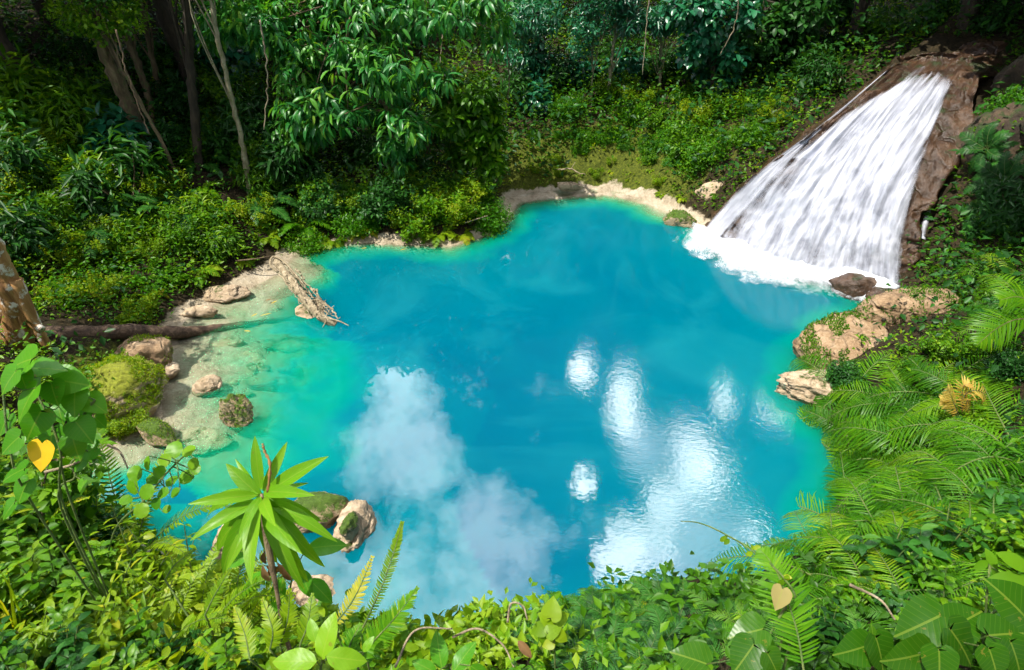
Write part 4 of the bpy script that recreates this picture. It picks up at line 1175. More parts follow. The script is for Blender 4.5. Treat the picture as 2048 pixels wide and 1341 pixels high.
scatter(['feathl', 'round', 'feath', 'creep', 'fine', 'roundd'], [(700, 400), (760, 418), (830, 410), (890, 400), (940, 425), (650, 440), (720, 452), (800, 448), (870, 452), (590, 470), (970, 440), (680, 468), (740, 470), (810, 468), (870, 470), (920, 462), (960, 425), (1000, 425), (630, 478), (780, 440), (850, 430)], (.75, 1.1))
scatter(['fine', 'round'], [(690, 425), (780, 400), (850, 385), (930, 395), (640, 415), (980, 400)], (.6, .9))
scatter(['feathl', 'feathl', 'fine', 'feath'], row(525, 120, 480, 90) + row(565, 130, 400, 85) + row(600, 150, 350, 70) + row(635, 140, 320, 70), (.5, .85))
scatter(['round', 'feath', 'fine'], [(90, 760), (170, 850), (215, 860), (250, 850), (130, 880), (60, 880)], (.35, .6))
# creepers and bushes right of centre
scatter(['creep', 'creep', 'fine', 'round'], [(1120, 235), (1180, 220), (1240, 235), (1300, 240), (1350, 265), (1400, 280), (1230, 185), (1290, 195), (1350, 215), (1410, 235), (1460, 250), (1340, 300), (1395, 318), (1440, 300), (1500, 215), (1550, 235), (1520, 270), (1480, 290)], (.7, 1.0), .35)
scatter(['tealb', 'roundd', 'lanc'], [(1030, 190), (1060, 170), (1110, 165), (1150, 170), (1040, 225), (1090, 210), (1200, 150), (1260, 150), (1320, 165), (1390, 165), (1450, 175), (1510, 160)], (.8, 1.2))
scatter(['roundd', 'feathd', 'lanc', 'creep'], [(1590, 190), (1570, 150), (1630, 170), (1640, 120), (1560, 90), (1680, 95), (1700, 50), (1760, 70), (1830, 60), (1900, 50), (1980, 50)], (.8, 1.2))
scatter(['feathl', 'fine'], [(1060, 352), (1120, 350), (1180, 345), (1240, 355), (1300, 372), (1345, 392), (1085, 325), (1210, 330), (1280, 345), (1365, 405)], (.22, .38), sink=.02)
scatter(['creep'], [(1135, 262), (1165, 270), (1200, 278), (1235, 286), (1270, 292), (1305, 300), (1335, 310)], (.45, .6), .4)
# right bank
for px, py, z, s, k in [(1975, 300, 2.4, .8, 'feathd'), (2010, 360, 2.1, .9, 'feathd'), (1985, 420, 1.6, .8, 'feathd'), (2030, 240, 2.7, .9, 'creep'), (2035, 430, 1.7, .9, 'lanc'), (2000, 470, 1.2, .7, 'roundd')]:
    put(k, pz(px, py, z), s, tilt=nrm(np.array([-.8, -.3, .5])))
scatter(['round', 'roundd', 'leafy', 'creep', 'darkherb'], [(1800, 715), (1860, 710), (1920, 670), (1760, 730), (1830, 750), (1900, 740), (1960, 720), (2010, 760), (1960, 800), (1900, 810), (2020, 840), (1960, 860), (1690, 760), (1950, 610)], (.4, .65), .3)
for px, py, s in [(2040, 560, .8), (2050, 630, .85), (1990, 545, .6), (2060, 700, .8)]:
    put('palm', hit(px, py), s, tilt=nrm(np.array([-.45, -.2, .9])))
PC = [(1715, 800), (1790, 790), (1760, 850), (1700, 870), (1840, 860), (1720, 930), (1800, 920), (1880, 920), (1950, 940), (1700, 990), (1780, 985), (1860, 990), (1940, 1010), (2020, 990), (1690, 1050), (1760, 1050), (1850, 1065), (1930, 1080), (2020, 1070), (1660, 1100), (1730, 1115), (1820, 1130), (1910, 1150), (2000, 1160), (1650, 1160), (1740, 1180), (1840, 1200), (1960, 940), (1900, 780), (1940, 870), (1690, 830), (1850, 800), (1960, 800), (2030, 880), (2040, 930), (1780, 880), (1900, 1040), (1980, 1110)]
for px, py in PC:
    px += R.uniform(-20, 20); py += R.uniform(-15, 15); P = hit(px, py)
    put('palm' if R.random() < .6 else 'palms', P - [0, 0, .03], float(np.clip(.195 * ((P - EYE) @ FWD), .4, 1.15)) * R.uniform(.85, 1.12), tilt=nrm(slope_n(P) * .6 + np.array([-.15, -.1, .5])))
scatter(['darkherb', 'laurel', 'leafy'], [(1950, 1110), (2030, 1130), (1880, 1120), (1990, 1040), (1760, 1150), (1850, 1170), (2030, 900)], (.6, .9), .3)


# ------------------------------------------------------------------ plants close to the camera
VN = nrm(-FWD * .75 + np.array([0, 0, .75]))


def ground_under(P):
    return np.array([P[0], P[1], hz(P[0], P[1])])


# rosette plant
Cc = pd(522, 985, 2.25); e = empty('rosette_plant', ground_under(pd(590, 1335, 2.35)))
mb = MB(); rr = np.random.default_rng(7)
TIPS = [(511, 872, 0, .30), (574, 885, .10, .26), (655, 913, -.05, .27), (452, 928, .05, .40), (475, 920, .1, .2), (632, 995, -.12, .26), (388, 1010, -.05, .28), (432, 998, .12, .24), (391, 1072, -.10, .30), (463, 1134, -.02, .26),
        (514, 1160, -.14, .30), (594, 1168, -.05, .24), (636, 1040, .05, .34), (660, 1072, -.02, .26), (598, 1100, -.15, .30), (640, 1126, .06, .24), (590, 944, .14, .28), (448, 1140, .10, .24), (545, 1130, .1, .26), (500, 1120, .08, .24), (420, 1035, .16, .24), (478, 1075, -.16, .26), (560, 1060, -.18, .26), (618, 965, .16, .24), (490, 950, .16, .2), (545, 935, .14, .2), (612, 1150, .1, .2), (430, 1100, .14, .24)]
for k, (a, b, dz, w) in enumerate(TIPS):
    T = pd(a, b, 2.25 + dz); B = Cc + (T - Cc) * .05 - [0, 0, .012 * (k % 5)]
    v = T - B; L = np.linalg.norm(v); d = nrm(v)
    low = b > 989
    dr = .46 if low else .2
    N = nrm(VN + rr.normal(0, .25, 3) + (np.array([0, 0, .35]) if low else 0))
    # aim above the tip and let the leaf arch down onto it
    S = nrm(np.cross(d, N)); N2 = nrm(np.cross(S, d))
    leaves(mb, B, nrm(d + N2 * dr), N2, L * (.98 + .25 * dr), L * w * .74, 'big', rr.uniform(.1, .4), dr * rr.uniform(.6, 1.3), np.clip(rr.normal(.75 if not low else .55, .14), 0, 1), .02, rr)
mb.obj('foliage', M['hero'], e)
mb = MB(); C = curve([Cc - [0, 0, .01], pd(534, 1080, 2.27), pd(553, 1180, 2.30), pd(566, 1250, 2.32), pd(590, 1335, 2.35), np.array(e.location)], 40)
tube(mb, C, np.interp(np.linspace(0, 1, 40), [0, .08, .3, .4, 1], [.006, .014, .013, .008, .010]), 8); mb.obj('stem', M['twig'], e)
mb = MB(); C = curve([pd(536, 985, 2.22), pd(540, 930, 2.2), pd(530, 905, 2.2), pd(525, 888, 2.19)], 20); tube(mb, C, np.linspace(.006, .004, 20) * (1 + .4 * np.sin(np.arange(20) * 2)), 6); mb.obj('dry_flower_stalk', M['bark_orange'], e)
mb = MB()
for k in range(9):
    a = rr.uniform(0, 6.28); P = pd(545 + rr.normal(0, 12), 1085 + rr.uniform(-40, 60), 2.28)
    leaves(mb, P, [math.cos(a) * .4, math.sin(a) * .4, -1], VN, .10, .03, 'lance', .5, .3, rr.random())
mb.obj('dead_leaves', M['brownleaf'], e)
tag(e, 'big rosette plant of long pale green leaves in front of the pool', 'plant')


def leaf_plant(name, label, cat, spec, leaf, stempts, seed, kind='heart', stemr=.004, tilt=.9, parts=None, wave=.03, stemm='stem', droop=.18):
    """spec: photo x, y of each blade's middle, radius in photo pixels, distance, heading of the tip in degrees (photo plane), tint."""
    rng = np.random.default_rng(seed)
    SC = [curve(s, 26) for s in stempts]
    base = SC[0][-1]
    e = empty(name, base); mb = MB(); ms = MB()
    for (a, b, r, dep, hd, ti) in spec:
        c = pd(a, b, dep); s = dep / FPX; L = 2.0 * r * s
        h = math.radians(hd)
        d = nrm(np.array([math.cos(h), 0, 0]) + math.sin(h) * nrm(UPV + FWD * .25) + rng.normal(0, .1, 3))
        N = nrm(-FWD * .5 + np.array([0, 0, 1.0]) * tilt + rng.normal(0, .22, 3))
        S = nrm(np.cross(d, N)); N = nrm(np.cross(S, d))
        P = c - d * L * .45
        leaves(mb, P, d, N, L, L * (.95 if kind == 'heart' else .9 if kind == 'round' else .5), kind, .10, droop, ti, wave, rng)
        allp = np.vstack(SC); q = allp[np.argmin(np.linalg.norm(allp - P, axis=1))]
        tube(ms, curve([q, (q + P) / 2 - [0, 0, .01] + rng.normal(0, .006, 3), P], 8), np.linspace(stemr * .7, stemr * .5, 8), 5, cap=False)
    for S_ in SC: tube(ms, S_, stemr, 6)
    mb.obj('foliage', M[leaf], e); ms.obj('stem', M[stemm], e)
    tag(e, label, cat)
    return e


gu = lambda a, b, d: ground_under(pd(a, b, d))
HV = [(37, 726, 38, 2.0, 190, .6), (95, 736, 33, 2.05, 10, .55), (14, 764, 30, 1.95, 230, .5), (46, 762, 22, 1.98, 300, .45), (141, 764, 36, 2.1, 350, .62), (48, 808, 40, 1.95, 250, .6), (67, 772, 18, 2.05, 270, .9), (107, 788, 26, 2.05, 300, .4), (148, 806, 28, 2.1, 280, .6),
      (192, 810, 25, 2.15, 330, .75), (67, 850, 33, 2.0, 260, .4), (160, 840, 26, 2.15, 290, .35), (168, 864, 29, 2.1, 320, .4), (19, 890, 27, 1.95, 220, .35), (100, 882, 30, 2.1, 260, .3), (150, 896, 28, 2.1, 290, .35), (25, 948, 27, 2.0, 200, .3), (44, 984, 26, 2.05, 250, .35), (6, 850, 24, 2.0, 250, .3), (14, 1022, 22, 2.05, 240, .3), (120, 830, 20, 2.2, 300, .3), (80, 830, 20, 2.2, 230, .25), (200, 845, 16, 2.2, 320, .6)]
e = leaf_plant('heart_leaf_vine', 'climbing vine of big heart shaped leaves at the left edge', 'vine', HV, 'heart', [[pd(30, 720, 2.05), pd(80, 800, 2.08), pd(120, 900, 2.1), pd(130, 1020, 2.2), gu(130, 1100, 2.3)], [pd(190, 800, 2.15), pd(150, 860, 2.14), pd(128, 960, 2.15), gu(125, 1090, 2.3)], [pd(5, 770, 1.98), pd(20, 900, 2.0), pd(60, 1000, 2.1), gu(110, 1100, 2.3)]], 21)
mb = MB(); P = pd(84, 888, 1.98); leaves(mb, P, nrm(-UPV + np.array([-.1, 0, 0])), nrm(-FWD + np.array([0, 0, .3])), .098, .092, 'heart', .08, .08, .6, .02)
o = mb.obj('yellow_leaf', M['yellow'], e); o['label'] = 'single bright yellow heart shaped leaf'
leaf_plant('heart_leaf_sprig', 'single small green leaf dangling from a bare stem over the dark water', 'vine', [(163, 976, 15, 2.2, 260, .75), (158, 930, 17, 2.2, 240, .4), (170, 904, 24, 2.2, 200, .35)], 'heart', [[pd(170, 900, 2.2), pd(140, 930, 2.22), pd(150, 955, 2.22), pd(120, 1010, 2.25), gu(120, 1090, 2.35)]], 22)
RV = [(294, 926, 15, 0, .8), (330, 921, 15, 0, .9), (348, 901, 19, 0, .85), (376, 903, 15, 0, .9), (269, 946, 17, 0, .8), (387, 928, 13, 0, .9), (390, 940, 12, 0, .8), (342, 963, 14, 0, .7), (373, 954, 17, 0, .85), (294, 983, 17, 0, .8), (265, 972, 18, 0, .75), (326, 986, 14, 0, .6), (283, 1023, 16, 0, .9), (312, 1007, 13, 0, .4), (333, 1019, 9, 0, .8), (318, 945, 14, 0, .6), (305, 960, 13, 0, .5), (350, 985, 12, 0, .55), (250, 1000, 13, 0, .7)]
leaf_plant('round_leaf_vine', 'spray of small round pale green leaves over the dark water left of the rosette', 'vine', [(a, b, r, 2.6 + .1 * math.sin(a), R.uniform(0, 360), t) for a, b, r, _, t in RV], 'fern', [[pd(375, 905, 2.6), pd(330, 950, 2.62), pd(290, 1000, 2.65), pd(230, 1060, 2.7), gu(180, 1130, 2.8)]], 23, 'round')
leaf_plant('heart_leaf_vine', 'low vine of large dark heart shaped leaves in the lower right corner', 'vine',
           [(1839, 1252, 50, 1.75, 200, .6), (1934, 1240, 42, 1.8, 20, .55), (2020, 1200, 52, 1.8, 130, .6), (1928, 1296, 48, 1.7, 300, .4), (2014, 1268, 42, 1.75, 10, .5), (1814, 1318, 48, 1.7, 190, .7), (1764, 1312, 40, 1.72, 290, .45), (1706, 1302, 38, 1.75, 200, .6), (2036, 1320, 40, 1.65, 300, .5), (1880, 1335, 36, 1.65, 270, .6), (1990, 1330, 34, 1.6, 280, .55), (1746, 1264, 14, 1.8, 90, .95)], 'heart_dark',
           [[pd(2020, 1200, 1.85), pd(1940, 1260, 1.82), pd(1860, 1310, 1.85), gu(1840, 1420, 1.9)], [pd(1706, 1302, 1.8), pd(1760, 1330, 1.85), gu(1840, 1420, 1.9)]], 24)
leaf_plant('heart_leaf_vine', 'round leaves on thin stalks in front of the tall fern at bottom right', 'vine', [(1493, 1266, 37, 1.8, 190, .55), (1488, 1318, 38, 1.75, 230, .35), (1380, 1316, 38, 1.75, 160, .5), (1548, 1330, 28, 1.7, 300, .5)], 'heart_dark', [[pd(1570, 1215, 1.85), pd(1545, 1260, 1.85), pd(1520, 1320, 1.85), gu(1520, 1420, 1.95)]], 25)
leaf_plant('dry_round_leaf', 'pale dried round leaf hanging in front of the tall fern', 'leaf', [(1560, 1199, 23, 1.82, 250, .6)], 'dryleaf', [[pd(1566, 1175, 1.84), pd(1572, 1215, 1.86), pd(1560, 1300, 1.9), gu(1555, 1420, 1.95)]], 26, 'heart', .003)
leaf_plant('broad_leaf_seedling', 'young plant with three broad bright leaves at the bottom edge', 'plant', [(652, 1276, 46, 1.85, 88, .75), (690, 1318, 42, 1.8, 5, .65), (590, 1322, 48, 1.8, 178, .7), (625, 1262, 24, 1.9, 110, .6), (735, 1290, 18, 1.9, 60, .5)], 'hero', [[pd(645, 1318, 1.85), pd(642, 1360, 1.9), gu(640, 1440, 2.0)]], 27, 'big')
leaf_plant('glossy_leaf_plant', 'plant with glossy dark veined leaves behind the rosette stem', 'plant', [(650, 1092, 40, 2.5, 8, .6), (505, 1165, 34, 2.5, 215, .5), (610, 1165, 30, 2.5, 300, .45), (555, 1190, 36, 2.55, 250, .4), (640, 1180, 34, 2.55, 330, .5), (470, 1120, 30, 2.55, 190, .5)], 'heart', [[pd(600, 1120, 2.52), pd(580, 1180, 2.55), gu(570, 1290, 2.65)]], 28, 'big')
leaf_plant('nettle_like_plant', 'plant with two large toothed leaves at the bottom edge of the pool', 'plant', [(878, 1303, 36, 2.1, 100, .5), (926, 1315, 36, 2.1, 60, .45), (850, 1335, 28, 2.05, 170, .5), (960, 1345, 26, 2.05, 330, .4)], 'heart', [[pd(900, 1330, 2.12), gu(900, 1420, 2.3)]], 29, 'big')
leaf_plant('pale_leaf_sprig', 'sprig of pale rounded leaves standing above the near ferns', 'plant', [(1104, 1216, 22, 2.4, 90, .8), (1092, 1236, 18, 2.4, 150, .7), (1122, 1236, 18, 2.42, 30, .7), (1075, 1262, 16, 2.4, 200, .5), (1088, 1278, 14, 2.4, 270, .4)], 'lime', [[pd(1104, 1232, 2.4), pd(1100, 1290, 2.45), gu(1100, 1380, 2.6)]], 30, 'heart')
leaf_plant('yellow_leaf_sprig', 'small sprig of three green leaves just below the pale rounded sprig', 'plant', [(1108, 1262, 16, 2.35, 20, .5), (1125, 1275, 14, 2.35, 320, .8), (1095, 1290, 12, 2.35, 200, .9)], 'lime', [[pd(1108, 1280, 2.36), gu(1108, 1380, 2.5)]], 31, 'heart')
leaf_plant('blade_leaf_plant', 'plant with long pointed leaves reaching in at the right edge', 'plant', [(2030, 1165, 42, 2.0, 175, .6), (2035, 1125, 36, 2.0, 150, .65), (2030, 1200, 34, 2.0, 200, .55), (1985, 1120, 22, 2.1, 120, .6), (1965, 1130, 18, 2.1, 200, .55), (1990, 1140, 18, 2.1, 300, .6)], 'mid', [[pd(2045, 1165, 2.02), pd(2050, 1230, 2.05), gu(2050, 1330, 2.15)], [pd(1980, 1128, 2.1), pd(1975, 1180, 2.1), gu(1985, 1300, 2.2)]], 32, 'lance')


def frond_plant(name, label, cat, specs, leaf, seed, stemm='stem'):
    """specs: photo path with distance, leaflet reach in photo pixels, number, leaflet width, angle, droop, tint."""
    rng = np.random.default_rng(seed); mf, ms = MB(), MB(); base = None
    for path, reach, n, wd, an, dr, ti in specs:
        P = [pd(*q) for q in path]; s = path[0][2] / FPX
        if base is None: base = ground_under(P[0])
        C = curve([base] + P if np.linalg.norm(base - P[0]) > .05 else P, 40); C2 = curve(P, 30)
        frond(mf, ms, C2, nrm(-FWD + np.array([0, 0, .5])), reach * s, n, wd, an, dr, ti, rng, 'pinna', .8, .004, .05)
        tube(ms, curve([base, (base + P[0]) / 2 + rng.normal(0, .01, 3), P[0]], 10), .004, 5)
    e = empty(name, base); mf.obj('fronds', M[leaf], e); ms.obj('stalks', M[stemm], e); tag(e, label, cat)
    return e


frond_plant('sword_fern', 'tall upright sword fern frond standing against the water right of the rosette', 'fern', [([(721, 1266, 2.1), (764, 1172, 2.1), (791, 1094, 2.12), (804, 1046, 2.13)], 17, 50, .007, 1.25, .15, .5)], 'lime', 41)
frond_plant('sword_fern', 'broad bright sword fern frond leaning right above the near bank', 'fern', [([(712, 1325, 1.95), (750, 1280, 1.95), (790, 1236, 1.95), (834, 1178, 1.97)], 36, 44, .007, 1.15, .12, .6), ([(690, 1335, 1.95), (700, 1290, 1.97), (720, 1250, 2.0)], 24, 26, .006, 1.15, .12, .5)], 'fern', 42)
frond_plant('sword_fern', 'yellowed sword fern frond with a crimped tip beside the upright one', 'fern', [([(668, 1250, 2.1), (700, 1210, 2.1), (722, 1170, 2.12), (744, 1116, 2.14)], 22, 26, .008, 1.2, .15, .6)], 'yellowfern', 43)
frond_plant('sword_fern', 'cluster of yellow green sword fern fronds below the rosette', 'fern', [([(560, 1290, 2.2), (575, 1240, 2.2), (580, 1180, 2.2)], 26, 30, .007, 1.2, .15, .5), ([(540, 1300, 2.15), (545, 1260, 2.15), (525, 1200, 2.2)], 26, 30, .007, 1.2, .15, .6), ([(600, 1290, 2.2), (615, 1250, 2.2), (625, 1190, 2.25)], 28, 30, .007, 1.2, .15, .4), ([(500, 1320, 2.1), (490, 1270, 2.15), (470, 1215, 2.2)], 26, 30, .007, 1.2, .15, .7)], 'lime', 44)
frond_plant('sword_fern', 'pair of yellow green sword fern fronds left of the rosette stem', 'fern', [([(410, 1230, 2.3), (430, 1190, 2.3), (460, 1140, 2.32)], 18, 30, .006, 1.2, .15, .4), ([(330, 1160, 2.5), (350, 1130, 2.5), (390, 1098, 2.5)], 14, 30, .006, 1.2, .15, .5)], 'lime', 45)
frond_plant('tall_fern', 'tall fern frond with long combed leaflets at bottom right beside the pool', 'fern', [([(1608, 1345, 1.78), (1596, 1272, 1.82), (1581, 1219, 1.86), (1563, 1165, 1.9), (1542, 1125, 1.94), (1520, 1100, 1.98)], 72, 46, .007, 1.32, .22, .5)], 'fern', 46)
P = [pd(*q) for q in ((1567, 1156, 1.9), (1502, 1100, 2.0), (1456, 1072, 2.06), (1420, 1054, 2.1), (1391, 1045, 2.14), (1362, 1043, 2.18))]
mb = MB(); tube(mb, curve([ground_under(pd(1600, 1340, 1.9)), pd(1590, 1230, 1.9)] + P, 60), np.linspace(.005, .0015, 60), 6)
e = empty('climbing_tendril', ground_under(pd(1600, 1340, 1.9))); mb.obj('stem', M['stem'], e); mb = MB()
for q in (P[0], P[1], P[2]):
    leaves(mb, q + R.normal(0, .006, (3, 3)), R.normal(0, 1, (3, 3)), VN, .028, .018, 'oval', .2, .2)
mb.obj('foliage', M['lime'], e); tag(e, 'thin yellow green tendril arching out over the white glare', 'tendril')
# dried golden fern and yellowing palm frond on the right bank
b = hit(1930, 850); mf, ms = MB(), MB(); rg = np.random.default_rng(47)
dd = ((b - EYE) @ FWD)
for path, reach in (([(1925, 850), (1905, 800), (1895, 775)], 34), ([(1925, 850), (1930, 790), (1965, 785), (1975, 815)], 34), ([(1925, 850), (1935, 800), (1940, 838)], 30), ([(1925, 850), (1900, 810), (1882, 800)], 26), ([(1925, 850), (1925, 780), (1938, 768)], 30)):
    C = curve([pd(x, y, dd - .05 - .004 * (850 - y)) for x, y in path], 20); frond(mf, ms, C, nrm(-FWD + np.array([0, 0, .6])), reach * .8 * dd / FPX, 18, .016, 1.2, .4, .5, rg, 'pinna', .8, .006, .25)
e = empty('dried_fern', b); mf.obj('fronds', M['gold'], e); ms.obj('stalks', M['twig'], e); tag(e, 'dried golden fern standing out from the green right bank', 'fern')
b = hit(2060, 690); mf, ms = MB(), MB(); dd = ((b - EYE) @ FWD)
for path, reach in (([(2075, 640), (2030, 640), (1990, 660), (1955, 690)], 52), ([(2080, 620), (2040, 595), (2000, 600)], 46)):
    C = curve([pd(x, y, dd - .3) for x, y in path], 24); frond(mf, ms, C, nrm(-FWD + np.array([0, 0, .8])), reach * dd / FPX, 36, .016, 1.15, .35, .45, rg, 'pinna', .8, .007, .1)
e = empty('palm_like_fern', b); mf.obj('fronds', M['palmlight'], e); ms.obj('stalks', M['twig'], e); tag(e, 'palm like fern reaching in from the right edge behind the golden dried fern', 'fern')
# curled brown leaf and bent dead stalks at the bottom
mb = MB(); P = pd(1036, 1282, 2.3)
leaves(mb, P, nrm(pd(1060, 1312, 2.28) - P), VN, .085, .034, 'big', .9, .25, .7, .03); o = mb.obj('curled_leaf', M['brownleaf']); tag(o, 'curled reddish brown dead leaf caught in the near plants', 'leaf')
for pts, lb in (([(905, 1275, 2.3), (955, 1258, 2.3), (1005, 1290, 2.28), (1030, 1340, 2.25)], 'bent pale dead stalk arching over the near ferns'), ([(1015, 1245, 2.35), (1022, 1208, 2.35), (1045, 1212, 2.35), (1055, 1240, 2.35)], 'thin hooked dry stalk above the near ferns'), ([(790, 1335, 2.1), (830, 1262, 2.2), (905, 1258, 2.25)], 'leaning dry stalk left of the toothed leaves')):
    mb = MB(); tube(mb, curve([pd(*q) for q in pts], 24), np.linspace(.005, .003, 24), 5); o = mb.obj('dead_stalk', M['drift']); tag(o, lb, 'dead stalk')
for pts, lb in (([(90, 945, 2.2), (150, 928, 2.2), (190, 905, 2.25)], 'pale dead twig behind the yellow heart leaf'), ([(215, 890, 2.3), (240, 905, 2.3), (256, 938, 2.3)], 'bare curved twig over the dark water at left'), ([(1700, 1170, 2.2), (1760, 1200, 2.2), (1790, 1240, 2.1)], 'thin bare twig beside the dark heart leaves')):
    mb = MB(); tube(mb, curve([pd(*q) for q in pts], 16), np.linspace(.006, .003, 16), 5); o = mb.obj('twig', M['drift']); tag(o, lb, 'twig')
# dark roots over the red ledge
from mathutils.bvhtree import BVHTree
led = [o for o in COL.objects if o.name.startswith('rock_ledge') and 'red brown' in o.get('label', '')][0].children[0].data
BV = BVHTree.FromPolygons([v_.co[:] for v_ in led.vertices], [list(p_.vertices) for p_ in led.polygons])


def on_rock(x, y):
    h_ = BV.ray_cast(Vector(EYE), Vector(ray(x, y)).normalized())[0]
    return np.array(h_) + [0, 0, .012] if h_ is not None else pz(x, y, .7)


for k, (pts, lb) in enumerate([([(1752, 628), (1800, 618), (1850, 622), (1895, 604)], 'long dark root crossing the red ledge'), ([(1775, 606), (1825, 608), (1880, 596)], 'upper dark root lying along the back of the red ledge'), ([(1765, 640), (1805, 632), (1850, 640)], 'short dark root at the front of the red ledge')]):
    C = curve([on_rock(x, y) for x, y in pts], 24, .006); mb = MB(); tube(mb, C, np.linspace(.03, .014, 24), 6); o = mb.obj('root', M['bark_dark']); tag(o, lb, 'root')

# vines and bare stems hanging in the forest
for pts, lb in (([(1300, -20), (1292, 60), (1285, 150)], 'thin bare vine hanging left of the thin white stem'), ([(1010, 60), (1018, 150), (1012, 235)], 'dark vine hanging between the rounded tree and the far bank'), ([(1478, -10), (1470, 50), (1440, 110)], 'bare twig curving down through the teal leaved tree'),
                ([(232, 60), (262, 170), (300, 270)], 'vine twisting beside the leaning trunk'), ([(880, -10), (884, 70), (880, 130)], 'pale vine dropping through the right of the drooping tree'), ([(520, 40), (535, 150), (528, 260)], 'slack vine hanging right of the slender pale trunk')):
    y_ = hit(pts[-1][0], min(pts[-1][1] + 120, 380))[1] - .6
    mb = MB(); tube(mb, curve([py_(a, b, y_ + .05 * k) for k, (a, b) in enumerate(pts)], 26, .012), np.linspace(.016, .010, 26), 5); o = mb.obj('hanging_vine', M['drift' if 'pale' in lb or 'bare' in lb else 'twig']); tag(o, lb, 'vine')
for a, b, c, d, lb in ((560, 330, 640, 352, 'dead branch lying on the slope under the drooping tree'), (120, 430, 190, 415, 'dead grey branch lying among ferns on the left slope'), (380, 480, 430, 500, 'broken stick on the fern slope above the log'), (1110, 352, 1170, 360, 'grey branch washed up on the tan shore of the far cove')):
    A_, B_ = hit(a, b) + [0, 0, .16], hit(c, d) + [0, 0, .14]
    mb = MB(); tube(mb, curve([A_, (A_ + B_) / 2 + [0, 0, .06], B_], 14, .02), np.linspace(.026, .012, 14), 6); tube(mb, curve([(A_ + B_) / 2 + [0, 0, .05], (A_ + B_) / 2 + [.12, .05, .25]], 6), np.linspace(.012, .006, 6), 5); o = mb.obj('dead_branch', M['drift']); tag(o, lb, 'branch')

# rank growth on the near bank
scatter(['leafyl', 'willow', 'leafy', 'sword', 'darkherb'], row(985, 0, 120, 60) + row(1030, 0, 200, 60) + row(1075, 0, 260, 60) + row(1115, 0, 300, 65), (.9, 1.2), .15, jit=18)
scatter(['leafyl', 'willow', 'leafy', 'sword'], row(1150, 10, 330, 80) + row(1195, 0, 440, 75), (.7, 1.0), .15, jit=18)
scatter(['leafyl', 'leafy', 'willow', 'leafy', 'grass', 'sword'], row(1245, 0, 520, 75) + row(1300, 0, 560, 75), (.6, .95), .15, jit=18)
scatter(['darkherb', 'leafy', 'darkherb'], row(1360, 0, 620, 75) + row(1430, 40, 700, 90), (.55, .85), .15, jit=18)
scatter(['darkherb', 'leafy', 'round'], [(20, 1000), (60, 1040), (110, 1070), (20, 1090), (100, 1120)], (.6, .9), .15)
scatter(['small', 'smalld', 'small', 'leafy'], row(1290, 860, 1130, 50) + row(1330, 800, 1150, 55) + row(1400, 720, 1150, 90), (.42, .62), .2, jit=16)
scatter(['smalld', 'smalld', 'small'], row(1215, 1190, 1620, 48) + row(1255, 1150, 1660, 48) + row(1300, 1150, 1700, 52) + row(1350, 1160, 1740, 60), (.5, .75), .25, jit=18)
scatter(['small', 'feathl'], [(1190, 1235), (1230, 1245), (1275, 1250), (1170, 1270)], (.3, .42), .2, jit=10)
scatter(['darkherb', 'leafy', 'smalld'], row(1240, 1680, 2020, 80) + row(1320, 1640, 2040, 85), (.55, .8), .2)

# ------------------------------------------------------------------ ground cover, too fine to count
def cover(name, n, leaf, sel, Lr, hr, label, seed, kind='tri'):
    rng = np.random.default_rng(seed)
    th = np.radians(rng.uniform(-62, 62, n)); r = np.exp(rng.uniform(np.log(1.2), np.log(26), n))
    x, y = r * np.sin(th), r * np.cos(th); z = HT(x, y); d, _ = shore(x, y)
    k = sel(x, y, z, d, rng) & (z > .10) & (n3(np.stack([x, y, z], -1), 2.2, seed) + rng.normal(0, .06, n) > .44)
    x, y, z, r = x[k], y[k], z[k], r[k]; m = len(x); q = 5
    B = np.stack([x, y, z], -1); hgt = rng.uniform(*hr, m) * np.interp(r, [1.5, 8, 20], [.35, .8, 1.5])
    P = np.repeat(B, q, 0) + np.repeat(hgt, q)[:, None] * np.array([0, 0, 1.]) + rng.normal(0, 1, (m * q, 3)) * np.repeat(hgt * .5, q)[:, None]
    D = nrm(rng.normal(0, 1, (m * q, 3)) * [1, 1, .5] + [0, 0, .1]); N = nrm(np.array([0, 0, 1.]) + rng.normal(0, .4, (m * q, 3)))
    L = np.repeat(np.interp(r, [1.5, 8, 20], [.6, 1, 1.7]), q) * rng.uniform(*Lr, m * q)
    pt = np.repeat(fbm(x * .9, y * .9, seed + 3), q)
    mb = MB(); leaves(mb, P, D, N, L, L * .5, kind, .3, .2, np.clip((pt - .5) * 1.8 + .45 + rng.normal(0, .15, m * q), 0, 1))
    o = mb.obj(name, M[leaf]); tag(o, label, 'ground cover', kind='stuff')


def fallish(x, y):          # the fall and the stream bed above it stay bare
    t_ = np.clip(((x - 5.6) * 3.2 + (y - 10.2) * 3.3) / (3.2 ** 2 + 3.3 ** 2), 0, 1.15)
    return np.hypot(x - 5.6 - t_ * 3.2, y - 10.2 - t_ * 3.3) < 1.75 - .45 * t_


